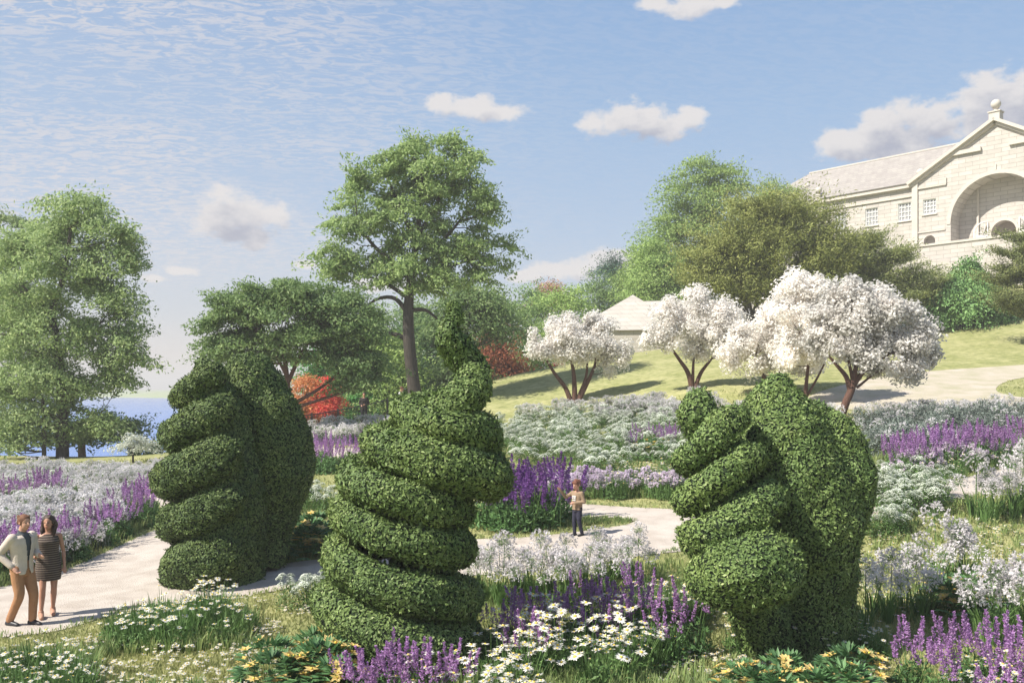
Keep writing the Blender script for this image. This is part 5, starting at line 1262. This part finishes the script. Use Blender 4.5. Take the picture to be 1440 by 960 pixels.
# left foreground
bed('sparse', [(150,895),(230,872),(340,880),(350,905),(250,918),(155,915)], 16, 'tufted meadow daisies in the rough clump at the lower left', 'meadow daisies in the lower left clump', (1.1,1.4), near=True, seed=42, mind=.22)
bed('sparse', [(-30,965),(60,945),(120,960),(110,1000),(-30,1005)], 18, 'tufted meadow daisies in the bottom left corner', 'meadow daisies in the bottom left corner', (.9,1.2), near=True, seed=43)
bed('sparse', [(150,985),(370,975),(370,1010),(160,1015)], 16, 'low meadow daisies along the bottom edge left of the yellow bush', 'meadow daisies at the bottom left', (.6,.8), near=True, seed=44)
# small pale tree like shrub by the river
tree('elder_shrub', 'small pale flowering shrub with spread head against the river', 40, (187,642), [(187,644,1.6),(187,632,1.2)], [(187,622,22,8),(205,628,14,6),(170,630,12,5)], FM['lace'], 26, 80, .12, (.4,.16), cat='shrub', seed=91)
hd = MB(); pa, pb_ = P(180,640,46), P(260,634,46); rng = np.random.default_rng(5)
hq = []
for t in np.linspace(0, 1, 1400): 
    x = pa.x+(pb_.x-pa.x)*t; hq.append((x, 46+rng.uniform(-.3,.3), h(x, 46)+rng.uniform(0,.55)))
hq = np.array(hq); b0 = hq[0].copy(); leaves(hd, hq-b0, rdir(len(hq), rng), rdir(len(hq), rng), .16, .1); o = hd.build('low_hedge', LG['dark'], None, b0); tag(o, 'low dark hedge along the river bank between the maple and the topiaries', 'hedge')

# the spike the boy touches
sp_ = MB(); bw = bo.matrix_basis; bpy.context.view_layer.update()
hp_w = bo.matrix_world @ Vector((.40,.37,1.53)); gz_ = h(hp_w.x, hp_w.y)
rt = empty('flower_stalk', (hp_w.x, hp_w.y, gz_)); tag(rt, 'single purple flower spike under the raised hand of the boy', 'flower')
m = MB(); tube(m, [(0,0,0),(.02,0,(hp_w.z-gz_)*.5),(0,0,hp_w.z-gz_)], [.006,.005,.004], 5, sub=3); m.build('stem', FM['stem'], rt)
q = spike_head(np.random.default_rng(9), .24, .03).build('flower_spike', FM['pur'], rt, (0,0,hp_w.z-gz_-.04))

# ------------------------------------------------------------------ grass and low meadow flowers: uncountable
rng = np.random.default_rng(77)
def offpath(x, y):
    k = np.zeros(x.shape, bool)
    for p in PATHS.values(): k |= in_poly(x, y, p)
    return ~k
def field_pts(n, y0, y1, pw=1.0):
    u = rng.random(n); Y = (y0**-pw + u*(y1**-pw - y0**-pw))**(-1/pw); x = rng.uniform(-.64, .64, n)*Y; k = offpath(x, Y); return x[k], Y[k]
x, y = field_pts(170000, 9.5, 42, 1.0); z = H(x, y); n = len(x)
from mathutils import noise as mn
pn = np.array([mn.noise(Vector((a*.55, b*.55, 0)))+.5*mn.noise(Vector((a*1.7, b*1.7, 3))) for a, b in zip(x, y)])
hg = (.05+.06*np.clip(pn+.2, 0, 1))*rng.uniform(.6, 1.4, n)*(1+.012*np.clip(y-12, 0, 60)); a = rng.uniform(0, 6.28, n); ln = rng.uniform(.1, .7, n)
gm_ = MB()
D = np.stack([np.cos(a)*ln, np.sin(a)*ln, np.ones(n)], 1); 
leaves(gm_, np.stack([x, y, z+hg*.42], 1), D, np.stack([-np.sin(a), np.cos(a), np.zeros(n)], 1)+rdir(n, rng)*.5, hg*1.15, .009+.0011*y, 0)
tag(gm_.build('meadow_grass', FM['gblade']), kind='stuff')
# taller tufts along paths and between the beds
tb = MB(); 
def tuft_strip(pix, n, hgt, w=.007):
    wl = [at(*p) for p in pix]; poly = [(p.x, p.y) for p in wl]; A_ = np.array(poly); lo, hi = A_.min(0), A_.max(0)
    xx = rng.uniform(lo[0], hi[0], n*3); yy = rng.uniform(lo[1], hi[1], n*3); k = in_poly(xx, yy, poly) & offpath(xx, yy); xx, yy = xx[k][:n], yy[k][:n]
    zz = H(xx, yy)
    for X_, Y_, Z_ in zip(xx, yy, zz):
        q = MB(); blades(q, rng, 9, hgt*rng.uniform(.6, 1.2), 0, w*(1+.02*Y_), base_r=.06, lean=.5); tb.merge(q, Matrix.Translation((X_, Y_, Z_)))
for nm_, q_ in PATHS.items():
    q_ = np.array(q_); nx_ = np.roll(q_, -1, 0)
    for a_, b_ in zip(q_, nx_):
        L_ = np.linalg.norm(b_-a_); md = (a_+b_)/2
        if not (10 < md[1] < 34) or abs(md[0]) > .66*md[1]: continue
        for k_ in range(int(L_*14*(12/md[1])**.6)+1):
            t_ = rng.random(); X_, Y_ = a_+(b_-a_)*t_+rng.normal(0, .05, 2)
            q = MB(); blades(q, rng, 7, rng.uniform(.04, .15), 0, .005*(1+.03*Y_), base_r=.06, lean=.8); tb.merge(q, Matrix.Translation((X_, Y_, h(X_, Y_)+.02)))
for pix, n, hh_ in (([(760,702),(960,700),(960,690),(780,688)], 500, .34), ([(660,668),(960,676),(960,690),(700,690)], 500, .42), ([(640,830),(960,790),(985,870),(640,880)], 500, .26), ([(1195,700),(1440,690),(1440,900),(1240,900)], 700, .22),
                    ([(-40,840),(230,735),(240,728),(150,748),(-40,815)], 500, .36), ([(140,925),(360,915),(350,865),(150,880)], 500, .3), ([(-40,930),(140,920),(140,1000),(-40,1000)], 500, .28),
                    ([(960,935),(1240,910),(1240,1000),(960,1000)], 450, .16), ([(370,800),(480,785),(480,740),(370,745)], 250, .25), ([(780,742),(890,734),(830,728),(785,724)], 260, .16), ([(640,970),(990,960),(990,1020),(640,1020)], 400, .4),
                    ([(425,670),(640,660),(640,640),(425,645)], 300, .25), ([(1190,680),(1440,660),(1440,625),(1220,650)], 450, .4)):
    tuft_strip(pix, n, hh_)
tag(tb.build('tall_grass', FM['gtall']), kind='stuff')
dc = MB(); hd_ = [daisy_head(np.random.default_rng(k), .036) for k in range(3)]
def carpet(pix, n, s=(.7,1.2)):
    wl = [at(*p) for p in pix]; poly = [(p.x, p.y) for p in wl]; A_ = np.array(poly); lo, hi = A_.min(0), A_.max(0)
    xx = rng.uniform(lo[0], hi[0], n*4); yy = rng.uniform(lo[1], hi[1], n*4)
    cl = np.array([mn.noise(Vector((a*1.1, b*1.1, 7))) for a, b in zip(xx, yy)])
    k = in_poly(xx, yy, poly) & offpath(xx, yy) & (cl+rng.normal(0, .15, len(cl)) > -.05); xx, yy = xx[k][:n], yy[k][:n]; zz = H(xx, yy)
    for X_, Y_, Z_ in zip(xx, yy, zz):
        dc.merge(hd_[int(rng.integers(3))], Matrix.Translation((X_, Y_, Z_+rng.uniform(.08,.15))) @ Matrix.Rotation(rng.uniform(0,6.28), 4, 'Z') @ Matrix.Rotation(rng.uniform(0,.5), 4, 'X') @ Matrix.Scale(rng.uniform(*s), 4))
carpet([(90,905),(380,880),(470,900),(400,1000),(60,1000)], 620); carpet([(330,850),(470,835),(460,930),(330,930)], 160); carpet([(880,925),(1250,880),(1260,1000),(900,1000)], 520)
carpet([(1195,740),(1440,720),(1440,860),(1220,880)], 520, (.8,1.4)); carpet([(1000,830),(1240,810),(1240,900),(1000,900)], 240); carpet([(-40,925),(140,905),(140,1000),(-40,1000)], 160)
tag(dc.build('daisy_carpet', [FM['pet'], FM['eye']]), kind='stuff')
# ------------------------------------------------------------------ the air
m, nt, out = base_mat('air'); pv = nt.nodes.new('ShaderNodeVolumePrincipled')
pv.inputs['Color'].default_value = (.96, .95, .93, 1); pv.inputs['Density'].default_value = .0011; pv.inputs['Anisotropy'].default_value = 0.0
nt.links.new(pv.outputs[0], out.inputs['Volume'])
mb = MB(); box(mb, (0, 900, 11.5), (6400, 2300, 38)); o = mb.build('haze', m); tag(o, kind='stuff')
sc.cycles.volume_bounces = 0
